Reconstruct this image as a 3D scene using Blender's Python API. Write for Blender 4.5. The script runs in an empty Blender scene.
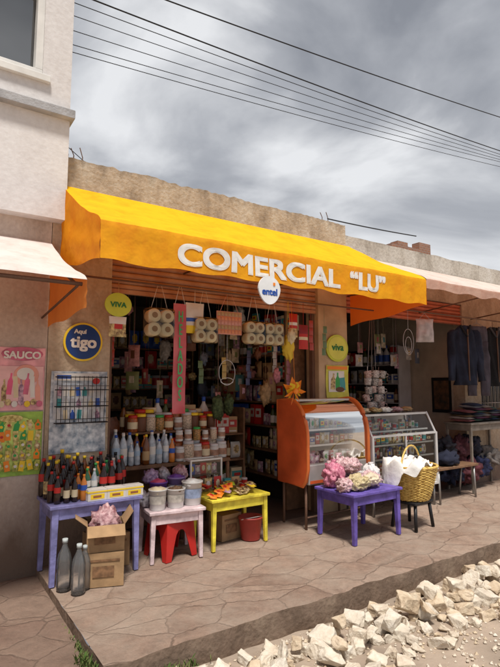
import bpy, bmesh, math, random
from mathutils import Vector, Matrix, noise
rnd=random.Random(7)
sc=bpy.context.scene
COL=sc.collection
# ------------------------------------------------------------------ materials
MC={}
def M(name,col,rough=.65,var=.12,scale=6,bump=0.0,bscale=60,metal=0,spec=.4,col2=None,coat=0):
    if name in MC: return MC[name]
    m=bpy.data.materials.new(name); m.use_nodes=True; nt=m.node_tree; N=nt.nodes; L=nt.links
    b=N["Principled BSDF"]; b.inputs["Roughness"].default_value=rough; b.inputs["Metallic"].default_value=metal
    b.inputs["Specular IOR Level"].default_value=spec; b.inputs["Coat Weight"].default_value=coat
    tc=N.new("ShaderNodeTexCoord"); n=N.new("ShaderNodeTexNoise"); n.inputs["Scale"].default_value=scale; n.inputs["Detail"].default_value=6
    L.new(tc.outputs["Object"],n.inputs["Vector"])
    r=N.new("ShaderNodeValToRGB"); r.color_ramp.elements[0].position=.3; r.color_ramp.elements[1].position=.7
    c2=col2 or tuple(min(1,c*(1+var)) for c in col)
    r.color_ramp.elements[0].color=tuple(c*(1-var) for c in col)+(1,); r.color_ramp.elements[1].color=tuple(c2)+(1,)
    L.new(n.outputs["Fac"],r.inputs[0]); L.new(r.outputs[0],b.inputs["Base Color"])
    if bump:
        n2=N.new("ShaderNodeTexNoise"); n2.inputs["Scale"].default_value=bscale; n2.inputs["Detail"].default_value=8
        L.new(tc.outputs["Object"],n2.inputs["Vector"])
        bp=N.new("ShaderNodeBump"); bp.inputs["Strength"].default_value=bump; bp.inputs["Distance"].default_value=.02
        L.new(n2.outputs["Fac"],bp.inputs["Height"]); L.new(bp.outputs[0],b.inputs["Normal"])
    MC[name]=m; return m
def wallmat(name,base,stain,light,scale=1.6,bump=.5,zdark=None,ztop=None):
    m=bpy.data.materials.new(name); m.use_nodes=True; nt=m.node_tree; N=nt.nodes; L=nt.links
    b=N["Principled BSDF"]; b.inputs["Roughness"].default_value=.9; b.inputs["Specular IOR Level"].default_value=.2
    g=N.new("ShaderNodeNewGeometry")
    mp=N.new("ShaderNodeMapping"); mp.inputs["Scale"].default_value=(1,1,.5); L.new(g.outputs["Position"],mp.inputs[0])
    n=N.new("ShaderNodeTexNoise"); n.inputs["Scale"].default_value=scale*1.8; n.inputs["Detail"].default_value=10; n.inputs["Roughness"].default_value=.65; L.new(mp.outputs[0],n.inputs["Vector"])
    r=N.new("ShaderNodeValToRGB"); e=r.color_ramp.elements; e[0].position=.3; e[0].color=stain+(1,); e[1].position=.72; e[1].color=light+(1,)
    k=e.new(.5); k.color=base+(1,)
    L.new(n.outputs["Fac"],r.inputs[0])
    n3=N.new("ShaderNodeTexNoise"); n3.inputs["Scale"].default_value=30; n3.inputs["Detail"].default_value=8; L.new(g.outputs["Position"],n3.inputs["Vector"])
    mx=N.new("ShaderNodeMixRGB"); mx.blend_type='OVERLAY'; mx.inputs[0].default_value=.3; L.new(r.outputs[0],mx.inputs[1]); L.new(n3.outputs["Fac"],mx.inputs[2])
    last=mx.outputs[0]
    sp=N.new("ShaderNodeSeparateXYZ"); L.new(g.outputs["Position"],sp.inputs[0])
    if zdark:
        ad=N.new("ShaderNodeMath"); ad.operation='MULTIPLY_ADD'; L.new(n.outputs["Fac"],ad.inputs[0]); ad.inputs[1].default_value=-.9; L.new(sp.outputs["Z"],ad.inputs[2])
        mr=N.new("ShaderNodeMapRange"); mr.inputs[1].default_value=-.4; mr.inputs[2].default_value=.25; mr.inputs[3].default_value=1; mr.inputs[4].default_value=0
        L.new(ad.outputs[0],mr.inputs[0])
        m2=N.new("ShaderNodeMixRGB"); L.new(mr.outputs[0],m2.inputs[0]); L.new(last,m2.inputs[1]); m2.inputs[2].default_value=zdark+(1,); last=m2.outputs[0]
    if ztop:
        mp2=N.new("ShaderNodeMapping"); mp2.inputs["Scale"].default_value=(7,7,.4); L.new(g.outputs["Position"],mp2.inputs[0])
        n4=N.new("ShaderNodeTexNoise"); n4.inputs["Scale"].default_value=1.5; n4.inputs["Detail"].default_value=6; L.new(mp2.outputs[0],n4.inputs["Vector"])
        ad=N.new("ShaderNodeMath"); ad.operation='MULTIPLY_ADD'; L.new(n4.outputs["Fac"],ad.inputs[0]); ad.inputs[1].default_value=.5; L.new(sp.outputs["Z"],ad.inputs[2])
        mr=N.new("ShaderNodeMapRange"); mr.inputs[1].default_value=ztop+.22; mr.inputs[2].default_value=ztop+.36; mr.inputs[3].default_value=0; mr.inputs[4].default_value=.55
        L.new(ad.outputs[0],mr.inputs[0])
        m2=N.new("ShaderNodeMixRGB"); L.new(mr.outputs[0],m2.inputs[0]); L.new(last,m2.inputs[1]); m2.inputs[2].default_value=(.12,.10,.08,1); last=m2.outputs[0]
    L.new(last,b.inputs["Base Color"])
    bp=N.new("ShaderNodeBump"); bp.inputs["Strength"].default_value=bump; bp.inputs["Distance"].default_value=.02
    L.new(n3.outputs["Fac"],bp.inputs["Height"]); L.new(bp.outputs[0],b.inputs["Normal"])
    return m
def flagmat(name,c1,c2,joint,scale=2.6,dust=(.45,.365,.295)):
    m=bpy.data.materials.new(name); m.use_nodes=True; nt=m.node_tree; N=nt.nodes; L=nt.links
    b=N["Principled BSDF"]; b.inputs["Roughness"].default_value=.85; b.inputs["Specular IOR Level"].default_value=.25
    g=N.new("ShaderNodeNewGeometry")
    n=N.new("ShaderNodeTexNoise"); n.inputs["Scale"].default_value=5; n.inputs["Detail"].default_value=5; n.inputs["Roughness"].default_value=.65; L.new(g.outputs["Position"],n.inputs["Vector"])
    ad=N.new("ShaderNodeVectorMath"); ad.operation='MULTIPLY_ADD'; L.new(n.outputs["Color"],ad.inputs[0]); ad.inputs[1].default_value=(.12,.12,0); L.new(g.outputs["Position"],ad.inputs[2])
    fl=N.new("ShaderNodeVectorMath"); fl.operation='MULTIPLY'; L.new(ad.outputs[0],fl.inputs[0]); fl.inputs[1].default_value=(.8,1.3,0)
    v=N.new("ShaderNodeTexVoronoi"); v.inputs["Scale"].default_value=scale; L.new(fl.outputs[0],v.inputs["Vector"])
    ve=N.new("ShaderNodeTexVoronoi"); ve.feature='DISTANCE_TO_EDGE'; ve.inputs["Scale"].default_value=scale; L.new(fl.outputs[0],ve.inputs["Vector"])
    sp=N.new("ShaderNodeSeparateXYZ"); L.new(v.outputs["Color"],sp.inputs[0])
    mx=N.new("ShaderNodeMixRGB"); L.new(sp.outputs[0],mx.inputs[0]); mx.inputs[1].default_value=c1+(1,); mx.inputs[2].default_value=c2+(1,)
    nn=N.new("ShaderNodeTexNoise"); nn.inputs["Scale"].default_value=8; nn.inputs["Detail"].default_value=14; nn.inputs["Roughness"].default_value=.8; L.new(g.outputs["Position"],nn.inputs["Vector"])
    ov=N.new("ShaderNodeMixRGB"); ov.blend_type='OVERLAY'; ov.inputs[0].default_value=1.0; L.new(mx.outputs[0],ov.inputs[1]); L.new(nn.outputs["Fac"],ov.inputs[2])
    big=N.new("ShaderNodeTexNoise"); big.inputs["Scale"].default_value=1.9; big.inputs["Detail"].default_value=10; big.inputs["Roughness"].default_value=.72; L.new(g.outputs["Position"],big.inputs["Vector"])
    rb=N.new("ShaderNodeMapRange"); rb.inputs[1].default_value=.42; rb.inputs[2].default_value=.64; rb.inputs[3].default_value=0; rb.inputs[4].default_value=.7; L.new(big.outputs["Fac"],rb.inputs[0])
    rj=N.new("ShaderNodeMapRange"); rj.inputs[1].default_value=.35; rj.inputs[2].default_value=.65; rj.inputs[3].default_value=-.01; rj.inputs[4].default_value=.035; L.new(nn.outputs["Fac"],rj.inputs[0])
    wn=N.new("ShaderNodeMath"); wn.operation='SUBTRACT'; L.new(ve.outputs["Distance"],wn.inputs[0]); L.new(rj.outputs[0],wn.inputs[1])
    mr=N.new("ShaderNodeMapRange"); mr.inputs[1].default_value=-.02; mr.inputs[2].default_value=.012; mr.inputs[3].default_value=.2; L.new(wn.outputs[0],mr.inputs[0])
    jm=N.new("ShaderNodeMixRGB"); L.new(mr.outputs[0],jm.inputs[0]); jm.inputs[1].default_value=joint+(1,); L.new(ov.outputs[0],jm.inputs[2])
    du=N.new("ShaderNodeMixRGB"); L.new(rb.outputs[0],du.inputs[0]); L.new(jm.outputs[0],du.inputs[1]); du.inputs[2].default_value=dust+(1,)
    L.new(du.outputs[0],b.inputs["Base Color"])
    hs=N.new("ShaderNodeMath"); hs.operation='MULTIPLY_ADD'; L.new(nn.outputs["Fac"],hs.inputs[0]); hs.inputs[1].default_value=2.0; L.new(mr.outputs[0],hs.inputs[2])
    h2=N.new("ShaderNodeMath"); h2.operation='MULTIPLY_ADD'; L.new(sp.outputs[1],h2.inputs[0]); h2.inputs[1].default_value=1.0; L.new(hs.outputs[0],h2.inputs[2])
    bp=N.new("ShaderNodeBump"); bp.inputs["Strength"].default_value=.95; bp.inputs["Distance"].default_value=.014; L.new(h2.outputs[0],bp.inputs["Height"]); L.new(bp.outputs[0],b.inputs["Normal"])
    return m
def fabric(name,col,col2,trans=.35,tcol=None,under=None):
    m=bpy.data.materials.new(name); m.use_nodes=True; nt=m.node_tree; N=nt.nodes; L=nt.links
    for n in list(N): N.remove(n)
    o=N.new("ShaderNodeOutputMaterial"); d=N.new("ShaderNodeBsdfDiffuse"); t=N.new("ShaderNodeBsdfTranslucent"); mx=N.new("ShaderNodeMixShader"); mx.inputs[0].default_value=trans
    g=N.new("ShaderNodeNewGeometry"); mp=N.new("ShaderNodeMapping"); mp.inputs["Scale"].default_value=(1.2,1.2,.6); L.new(g.outputs["Position"],mp.inputs[0])
    n=N.new("ShaderNodeTexNoise"); n.inputs["Scale"].default_value=3.5; n.inputs["Detail"].default_value=10; n.inputs["Roughness"].default_value=.7; L.new(mp.outputs[0],n.inputs["Vector"])
    r=N.new("ShaderNodeValToRGB"); r.color_ramp.elements[0].position=.32; r.color_ramp.elements[1].position=.56
    r.color_ramp.elements[0].color=col2+(1,); r.color_ramp.elements[1].color=col+(1,)
    L.new(n.outputs["Fac"],r.inputs[0]); last=r.outputs[0]
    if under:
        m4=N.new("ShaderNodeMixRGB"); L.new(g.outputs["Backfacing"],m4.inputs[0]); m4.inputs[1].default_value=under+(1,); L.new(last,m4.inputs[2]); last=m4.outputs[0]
    L.new(last,d.inputs[0]); t.inputs[0].default_value=(tcol or col)+(1,)
    n5=N.new("ShaderNodeTexNoise"); n5.inputs["Scale"].default_value=7; n5.inputs["Detail"].default_value=3; L.new(g.outputs["Position"],n5.inputs["Vector"])
    bp=N.new("ShaderNodeBump"); bp.inputs["Strength"].default_value=.55; bp.inputs["Distance"].default_value=.03; L.new(n5.outputs["Fac"],bp.inputs["Height"]); L.new(bp.outputs[0],d.inputs["Normal"])
    L.new(d.outputs[0],mx.inputs[1]); L.new(t.outputs[0],mx.inputs[2])
    gl=N.new("ShaderNodeBsdfGlossy"); gl.inputs["Roughness"].default_value=.45; m3=N.new("ShaderNodeMixShader"); m3.inputs[0].default_value=.025
    L.new(mx.outputs[0],m3.inputs[1]); L.new(gl.outputs[0],m3.inputs[2]); L.new(m3.outputs[0],o.inputs[0])
    return m
def glass(name,tint=(1,1,1),refl=.05,milk=0,mcol=(.6,.65,.68)):
    m=bpy.data.materials.new(name); m.use_nodes=True; nt=m.node_tree; N=nt.nodes; L=nt.links
    for n in list(N): N.remove(n)
    o=N.new("ShaderNodeOutputMaterial"); t=N.new("ShaderNodeBsdfTransparent"); t.inputs[0].default_value=tint+(1,); base=t.outputs[0]
    if milk:
        d=N.new("ShaderNodeBsdfDiffuse"); d.inputs[0].default_value=mcol+(1,); mm=N.new("ShaderNodeMixShader"); mm.inputs[0].default_value=milk; L.new(t.outputs[0],mm.inputs[1]); L.new(d.outputs[0],mm.inputs[2]); base=mm.outputs[0]
    g=N.new("ShaderNodeBsdfGlossy"); g.inputs["Roughness"].default_value=.05
    f=N.new("ShaderNodeFresnel"); f.inputs[0].default_value=1.4
    a=N.new("ShaderNodeMath"); a.operation='ADD'; a.inputs[1].default_value=refl-.03; L.new(f.outputs[0],a.inputs[0])
    mx=N.new("ShaderNodeMixShader"); L.new(a.outputs[0],mx.inputs[0]); L.new(base,mx.inputs[1]); L.new(g.outputs[0],mx.inputs[2]); L.new(mx.outputs[0],o.inputs[0])
    return m
GL=glass("clear_glass",(.96,.98,.97),.03); GLC=glass("curved_clear_glass",(.96,.98,.97),.10); PLG=glass("clear_plastic",(.98,.99,.99),.06,.09,(.75,.8,.82)); BROWNG=M("dark_drink",(.02,.008,.005),.15,coat=.5)
WATM=M("water_in_plastic",(.42,.48,.54),.12,var=.3,scale=25,coat=.6)
WHITE=M("white_paint",(.72,.71,.68),.5); BLACK=M("black_plastic",(.015,.015,.017),.45); RED=M("red_plastic",(.5,.025,.02),.4); BLUE=M("blue_plastic",(.03,.1,.45),.4)
YEL=M("yellow_plastic",(.85,.6,.03),.45); GRN=M("green_plastic",(.04,.35,.08),.45); ORG=M("orange_plastic",(.85,.25,.02),.45); PNK=M("pink_plastic",(.75,.12,.25),.45)
STEEL=M("painted_steel",(.32,.31,.30),.4,metal=.7); RUST=M("rusty_steel",(.16,.09,.06),.7,bump=.3); CARD=M("cardboard",(.36,.23,.12),.85,var=.22,scale=9,bump=.1)
WOOD=M("worn_wood",(.2,.11,.06),.7,var=.3,scale=12,bump=.2)
NAVY=M("navy_cloth",(.018,.022,.045),.9,bump=.3); CREAM=M("cream_plastic",(.7,.6,.4),.5); PURP=M("purple_plastic",(.18,.07,.4),.45)
BROWN=M("brown_goods",(.13,.05,.025),.5); LGREY=M("light_grey",(.5,.5,.52),.5); TAN=M("tan_goods",(.45,.3,.15),.5); TEAL=M("teal_goods",(.05,.3,.32),.45); OFFW=M("off_white_panel",(.66,.64,.60),.4)
def paint(name,c): return M(name,c,.55,var=.35,scale=11,bump=.2,bscale=40)
# ------------------------------------------------------------------ builder
class B:
    def __init__(s): s.bm=bmesh.new()
    def f(s,vs,m=0,sm=False):
        try: fa=s.bm.faces.new(vs)
        except ValueError: return None
        fa.material_index=m; fa.smooth=sm; return fa
    def box(s,x0,x1,y0,y1,z0,z1,m=0,T=None):
        P=[(x0,y0,z0),(x1,y0,z0),(x1,y1,z0),(x0,y1,z0),(x0,y0,z1),(x1,y0,z1),(x1,y1,z1),(x0,y1,z1)]
        v=[s.bm.verts.new((T@Vector(p)) if T else p) for p in P]
        for q in ((3,2,1,0),(4,5,6,7),(0,1,5,4),(1,2,6,5),(2,3,7,6),(3,0,4,7)): s.f([v[i] for i in q],m)
        return s
    def tube(s,p1,p2,r,m=0,seg=8,r2=None,cap=True):
        p1=Vector(p1);p2=Vector(p2);d=(p2-p1).normalized(); r2=r if r2 is None else r2
        a=d.orthogonal().normalized(); c=d.cross(a)
        A=[s.bm.verts.new(p1+(a*math.cos(t)+c*math.sin(t))*r) for t in [2*math.pi*i/seg for i in range(seg)]]
        Bv=[s.bm.verts.new(p2+(a*math.cos(t)+c*math.sin(t))*r2) for t in [2*math.pi*i/seg for i in range(seg)]]
        for i in range(seg): s.f([A[i],A[(i+1)%seg],Bv[(i+1)%seg],Bv[i]],m,True)
        if cap: s.f(A[::-1],m); s.f(Bv,m)
        return s
    def path(s,pts,r,m=0,seg=6,closed=False):
        pts=[Vector(p) for p in pts]; n=len(pts); rings=[]
        for i,p in enumerate(pts):
            if closed: d=(pts[(i+1)%n]-pts[i-1])
            else: d=pts[min(i+1,n-1)]-pts[max(i-1,0)]
            d.normalize(); up=Vector((0,0,1)) if abs(d.z)<.9 else Vector((0,1,0))
            a=d.cross(up).normalized(); c=d.cross(a)
            rings.append([s.bm.verts.new(p+(a*math.cos(t)+c*math.sin(t))*r) for t in [2*math.pi*k/seg for k in range(seg)]])
        for i in range(n if closed else n-1):
            A=rings[i];C=rings[(i+1)%n]
            for k in range(seg): s.f([A[k],A[(k+1)%seg],C[(k+1)%seg],C[k]],m,True)
        return s
    def lathe(s,prof,c=(0,0,0),m=0,seg=16,T=None,cap=True):
        rings=[]
        for r,z in prof:
            ring=[]
            for i in range(seg):
                t=2*math.pi*i/seg; p=Vector((c[0]+r*math.cos(t),c[1]+r*math.sin(t),c[2]+z)); ring.append(s.bm.verts.new(T@p if T else p))
            rings.append(ring)
        for A,C in zip(rings,rings[1:]):
            for i in range(seg): s.f([A[i],A[(i+1)%seg],C[(i+1)%seg],C[i]],m,True)
        if cap: s.f(rings[0][::-1],m); s.f(rings[-1],m)
        return s
    def loft(s,rings,m=0,seg=14,cap=True,jit=0):
        R=[]
        for cx,cy,cz,rx,ry in rings:
            R.append([s.bm.verts.new((cx+rx*math.cos(t)*(1+jit*rnd.uniform(-1,1)),cy+ry*math.sin(t)*(1+jit*rnd.uniform(-1,1)),cz)) for t in [2*math.pi*i/seg for i in range(seg)]])
        for A,C in zip(R,R[1:]):
            for i in range(seg): s.f([A[i],A[(i+1)%seg],C[(i+1)%seg],C[i]],m,True)
        if cap: s.f(R[0][::-1],m,True); s.f(R[-1],m,True)
        return s
    def grid(s,fn,nu,nv,m=0,sm=True,mfn=None):
        V=[[s.bm.verts.new(fn(i/nu,j/nv)) for j in range(nv+1)] for i in range(nu+1)]
        for i in range(nu):
            for j in range(nv): s.f([V[i][j],V[i+1][j],V[i+1][j+1],V[i][j+1]],mfn(i/nu,j/nv) if mfn else m,sm)
        return s
    def pillow(s,w,h,d,c=(0,0,0),m=0,n=8,crimp=True,mfn=None,seed=0):
        for sg in (-1,1):
            def fn(u,v):
                e=(1-abs(2*u-1)**3)*(1-abs(2*v-1)**4)
                if crimp and (v<.08 or v>.92): e=0
                k=.85+.3*noise.noise(Vector((u*4+seed,v*4,sg*3)))
                uu=1-u if sg<0 else u
                wv=1-.06*math.sin(math.pi*v) 
                return Vector((c[0]+(uu-.5)*w*wv,c[1]+sg*d/2*e*k,c[2]+v*h))
            s.grid(fn,n,n,m,mfn=mfn)
        return s
    def blob(s,r,c=(0,0,0),m=0,amp=.2,fr=2.5,sub=3,seed=0,flat=None,crease=0):
        g=bmesh.ops.create_icosphere(s.bm,subdivisions=sub,radius=1)
        for v in g['verts']:
            d=v.co.copy(); k=1+amp*noise.noise(d*fr+Vector((seed*7.3,0,0)))+amp*.5*noise.noise(d*fr*2.7+Vector((0,seed*3.1,0)))
            if crease: 
                cn=abs(noise.noise(d*fr*1.8+Vector((0,0,seed*2.3))))
                if cn<.33: k-=crease*(1-cn*3)
            p=Vector((d.x*r[0],d.y*r[1],d.z*r[2]))*k
            if flat is not None: p.z=max(p.z,-r[2]*flat)
            v.co=p+Vector(c)
            for fa in v.link_faces: fa.material_index=m; fa.smooth=True
        return s
    def done(s,name,mats,origin=(0,0,0),parent=None,bevel=0,label=None,cat=None,group=None,kind=None,weld=False):
        if weld: bmesh.ops.remove_doubles(s.bm,verts=s.bm.verts,dist=1e-5)
        o=Vector(origin)
        for v in s.bm.verts: v.co-=o
        if weld: bmesh.ops.recalc_face_normals(s.bm,faces=s.bm.faces)
        me=bpy.data.meshes.new(name); s.bm.to_mesh(me); s.bm.free()
        for mt in (mats if isinstance(mats,(list,tuple)) else [mats]): me.materials.append(mt)
        ob=bpy.data.objects.new(name,me); COL.objects.link(ob); ob.location=o
        if parent:
            ob.parent=parent; w=Vector((0,0,0)); q=parent
            while q: w+=q.location; q=q.parent
            ob.location=o-w
        if bevel:
            md=ob.modifiers.new("bevel",'BEVEL'); md.width=bevel; md.segments=2; md.limit_method='ANGLE'
        info(ob,label,cat,group,kind); return ob
def info(ob,label=None,cat=None,group=None,kind=None):
    if label: ob["label"]=label
    if cat: ob["category"]=cat
    if group: ob["group"]=group
    if kind: ob["kind"]=kind
    return ob
def empty(name,loc,label,cat,group=None):
    e=bpy.data.objects.new(name,None); e.empty_display_size=.1; COL.objects.link(e); e.location=loc; return info(e,label,cat,group)
def dup(ob,loc=None,rz=None,s=None,parent=None,sv=None):
    n=ob.copy(); COL.objects.link(n)
    n.parent=parent
    if loc is not None: n.location=loc
    if rz is not None: n.rotation_euler[2]=rz
    if s is not None: n.scale=(s,s,s)
    if sv is not None: n.scale=sv
    for c in list(ob.children): dup(c,parent=n)
    return n
PROTO=[]
def proto(o): PROTO.append(o); return o
def move(o,loc,rz=0,rx=0,ry=0): o.location=loc; o.rotation_euler=(rx,ry,rz); return o
def tubes(name,segs,mat,parent,seg=8):
    for p1,p2,r in segs: B().tube(p1,p2,r,seg=seg).done(name,mat,parent=parent)
def text(name,s_,w,h,mat,parent,loc,bold=.0,wave=None,stack=False):
    cu=bpy.data.curves.new("t",'FONT'); cu.body=s_; cu.size=1; cu.align_x='CENTER'
    if stack: cu.space_line=.85
    t=bpy.data.objects.new("t",cu); COL.objects.link(t)
    dg=bpy.context.evaluated_depsgraph_get(); me=bpy.data.meshes.new_from_object(t.evaluated_get(dg)); bpy.data.objects.remove(t)
    P=[v.co.copy() for v in me.vertices]; FS=[list(p.vertices) for p in me.polygons]
    xs=[v.x for v in P]; ys=[v.y for v in P]
    x0,x1,y0,y1=min(xs),max(xs),min(ys),max(ys)
    L0=Vector(loc); bm=bmesh.new(); dl=bold*(h if not stack else w)
    offs=[(0,0)] if not bold else [(0,0),(-1,-.7),(1,-.7),(-1,.7),(1,.7),(-.5,0),(.5,0)]
    for k,(ox,oz) in enumerate(offs):
        vs=[]
        for v in P:
            X=((v.x-x0)/(x1-x0)-.5)*(w-2*dl)+ox*dl; Z=((v.y-y0)/(y1-y0)-.5)*(h-1.4*dl)+oz*dl; yy=-.0002*k
            if wave: yy+=wave(L0.x+X,L0.z+Z)
            vs.append(bm.verts.new((X,yy,Z)))
        for f in FS:
            try: bm.faces.new([vs[i] for i in f])
            except ValueError: pass
    me2=bpy.data.meshes.new(name); bm.to_mesh(me2); bm.free(); me2.materials.append(mat)
    ob=bpy.data.objects.new(name,me2); COL.objects.link(ob)
    if parent:
        ob.parent=parent; q=parent; wv=Vector((0,0,0))
        while q: wv+=q.location; q=q.parent
        ob.location=L0-wv
    else: ob.location=L0
    return ob
# ------------------------------------------------------------------ world, sun, camera
w=bpy.data.worlds.new("World"); sc.world=w; w.use_nodes=True; nt=w.node_tree; N=nt.nodes; L=nt.links
for n in list(N): N.remove(n)
SE,SA=math.radians(66),math.radians(205)
out=N.new("ShaderNodeOutputWorld"); sky=N.new("ShaderNodeTexSky"); sky.sky_type='NISHITA'; sky.sun_disc=False; sky.sun_elevation=SE; sky.sun_rotation=SA
b1=N.new("ShaderNodeBackground"); b1.inputs[1].default_value=.10; L.new(sky.outputs[0],b1.inputs[0])
tc=N.new("ShaderNodeTexCoord"); mp=N.new("ShaderNodeMapping"); mp.inputs["Scale"].default_value=(1,1,1.9); mp.inputs["Location"].default_value=(1.35,.2,.9); L.new(tc.outputs["Generated"],mp.inputs[0])
n1=N.new("ShaderNodeTexNoise"); n1.inputs["Scale"].default_value=2.6; n1.inputs["Detail"].default_value=9; n1.inputs["Roughness"].default_value=.5; n1.inputs["Distortion"].default_value=.35; L.new(mp.outputs[0],n1.inputs["Vector"])
r=N.new("ShaderNodeValToRGB"); e=r.color_ramp.elements; e[0].position=.36; e[0].color=(.27,.285,.32,1); e[1].position=.68; e[1].color=(.86,.87,.89,1); k=e.new(.52); k.color=(.44,.455,.49,1)
L.new(n1.outputs["Fac"],r.inputs[0]); b2=N.new("ShaderNodeBackground"); b2.inputs[1].default_value=1.0; L.new(r.outputs[0],b2.inputs[0])
mx=N.new("ShaderNodeMixShader"); mx.inputs[0].default_value=.93; L.new(b1.outputs[0],mx.inputs[1]); L.new(b2.outputs[0],mx.inputs[2]); L.new(mx.outputs[0],out.inputs[0])
sd=bpy.data.lights.new("sun",'SUN'); sd.energy=4.2; sd.angle=math.radians(10); sd.color=(1,.94,.86); so=bpy.data.objects.new("sun",sd); COL.objects.link(so)
dirv=Vector((math.sin(SA)*math.cos(SE),math.cos(SA)*math.cos(SE),math.sin(SE))); so.rotation_euler=dirv.to_track_quat('Z','Y').to_euler(); so.location=dirv*20
cd=bpy.data.cameras.new("camera"); cam=bpy.data.objects.new("camera",cd); COL.objects.link(cam); sc.camera=cam
cd.sensor_fit='VERTICAL'; cd.sensor_height=24; cd.lens=24*500/667; cd.clip_end=2000; cd.clip_start=.05
p=math.radians(5.9);a=math.radians(34); cam.location=(0,-4.5,1.48)
Fv=Vector((math.sin(a)*math.cos(p),math.cos(a)*math.cos(p),math.sin(p))); cam.rotation_euler=Fv.to_track_quat('-Z','Y').to_euler()
sc.view_settings.view_transform='Standard'; sc.view_settings.look='None'
# ------------------------------------------------------------------ ground
SOIL=M("dusty_soil",(.34,.27,.21),.95,var=.28,scale=2.5,bump=.8,bscale=14)
FLAG=flagmat("flagstone",(.30,.205,.155),(.40,.29,.225),(.17,.12,.09))
FLAG2=flagmat("flagstone_worn",(.23,.15,.115),(.30,.21,.16),(.12,.085,.065),2.9,dust=(.31,.225,.175))
KERB=wallmat("kerb_concrete",(.19,.135,.10),(.10,.07,.05),(.30,.23,.17))
def gz(x,y): return -.165+.03*noise.noise(Vector((x*1.3,y*1.3,0)))+.012*noise.noise(Vector((x*6,y*6,3)))
b=B()
b.grid(lambda u,v:Vector((-6+u*22,-9+v*7.3,gz(-6+u*22,-9+v*7.3))),160,60)
b.done("street",SOIL,kind="structure")
b=B(); 
for (x0,x1,y0,y1) in ((-300,-6,-300,300),(16,300,-300,300),(-6,16,-300,-9),(-6,16,6,300)): b.box(x0,x1,y0,y1,-.6,-.19)
b.done("ground",SOIL,kind="structure")
def kx(x): return -1.74+.03*noise.noise(Vector((x*2.2,0,5)))+.02*noise.noise(Vector((x*9,0,2)))
b=B()
def sw(u,v):
    x=.93+u*15; y=kx(x)+(-.0-kx(x))*v; return Vector((x,y,.006*noise.noise(Vector((x*2,y*2,0)))-.018*(v<.01)*abs(noise.noise(Vector((x*5,0,1))))))
b.grid(sw,300,24,0,sm=False)
b.grid(lambda u,v:Vector((.93+u*15,kx(.93+u*15)-.03*abs(noise.noise(Vector((u*60,v*4,0))))*(v>.1),(sw(u,0).z if v==0 else -.02-.28*v+.02))),300,5,1)
b.grid(lambda u,v:Vector((.93+.012*noise.noise(Vector((u*9,v*3,0))),kx(.93)*(1-u),-.25*v)),24,3,1)
b.done("pavement",[FLAG,KERB],kind="structure")
b=B()
b.grid(lambda u,v:Vector((-6+u*6.93,-3.2+v*3.35,-.055-.05*(1-v)+.006*noise.noise(Vector((u*9,v*7,1))))),40,24)
b.done("side_path",FLAG2,kind="structure")
b=B(); b.box(1.2,12,0,3.2,-.1,.002); b.done("shop_floor",M("shop_floor_cement",(.16,.12,.10),.8,bump=.2),kind="structure")
# ------------------------------------------------------------------ buildings
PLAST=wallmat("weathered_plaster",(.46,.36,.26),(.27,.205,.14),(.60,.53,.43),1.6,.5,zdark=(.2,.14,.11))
PARA=wallmat("weathered_parapet",(.44,.36,.275),(.25,.195,.145),(.58,.53,.45),2.2,.5,ztop=3.5)
GREYW=wallmat("grey_parapet",(.50,.46,.40),(.32,.28,.23),(.61,.58,.53),1.4,.4,ztop=3.4)
WHITEW=wallmat("whitewashed_wall",(.68,.655,.645),(.55,.515,.50),(.77,.755,.75),.8,.15)
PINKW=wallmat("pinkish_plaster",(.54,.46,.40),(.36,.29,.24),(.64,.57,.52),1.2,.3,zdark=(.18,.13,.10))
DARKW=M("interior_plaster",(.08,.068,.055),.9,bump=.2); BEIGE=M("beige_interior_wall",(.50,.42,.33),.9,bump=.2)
def slats(b,x0,x1,y,z0,z1,n,m=0):
    h=(z1-z0)/n
    for i in range(n):
        za=z0+i*h
        prof=[(y,za),(y-.018,za+h*.25),(y-.018,za+h*.7),(y,za+h*.95)]
        for (ya,zz),(yb,zc) in zip(prof,prof[1:]):
            v=[b.bm.verts.new(q) for q in ((x0,ya,zz),(x1,ya,zz),(x1,yb,zc),(x0,yb,zc))]; b.f(v,m)
shop=empty("shop_building",(1,0,0),"low plastered shop building with open fronts and rough parapet","building")
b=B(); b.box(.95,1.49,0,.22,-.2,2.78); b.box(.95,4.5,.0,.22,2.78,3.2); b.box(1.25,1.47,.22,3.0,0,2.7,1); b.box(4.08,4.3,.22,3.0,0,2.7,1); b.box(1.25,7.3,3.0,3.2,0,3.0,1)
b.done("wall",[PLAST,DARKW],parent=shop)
b=B(); b.box(4.02,4.5,-.01,.22,-.02,2.78); b.done("pillar",M("tan_pillar_plaster",(.50,.37,.24),.85,var=.25,scale=3,bump=.3),parent=shop,bevel=.008)
b=B()
def para(u,v,y,x0=1.0,x1=4.5):
    x=x0+u*(x1-x0); return Vector((x,y,3.2+v*(.32+.02*noise.noise(Vector((x*3,0,1)))+.018*noise.noise(Vector((x*14,0,1))))))
b.grid(lambda u,v:para(u,v,-.012),160,3,0,sm=False); b.grid(lambda u,v:para(1-u,v,.2),160,3,0,sm=False)
b.grid(lambda u,v:Vector((para(u,1,0).x,-.012+.212*v,para(u,1,0).z)),160,2,0,sm=False)
b.grid(lambda u,v:Vector((4.5,-.012+.212*u,3.2+v*.32)),2,2); b.grid(lambda u,v:Vector((1.0,-.012+.212*(1-u),3.2+v*.32)),2,2)
b.done("parapet",PARA,parent=shop)
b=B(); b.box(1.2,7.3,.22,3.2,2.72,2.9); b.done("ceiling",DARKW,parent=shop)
for x in (1.07,1.12,1.2,4.2,4.3):
    b=B(); b.path([(x,.1,3.45),(x+.01,.1,3.6),(x-.015,.11,3.66+.05*rnd.random())],.005); b.done("rebar",RUST,parent=shop)
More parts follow.
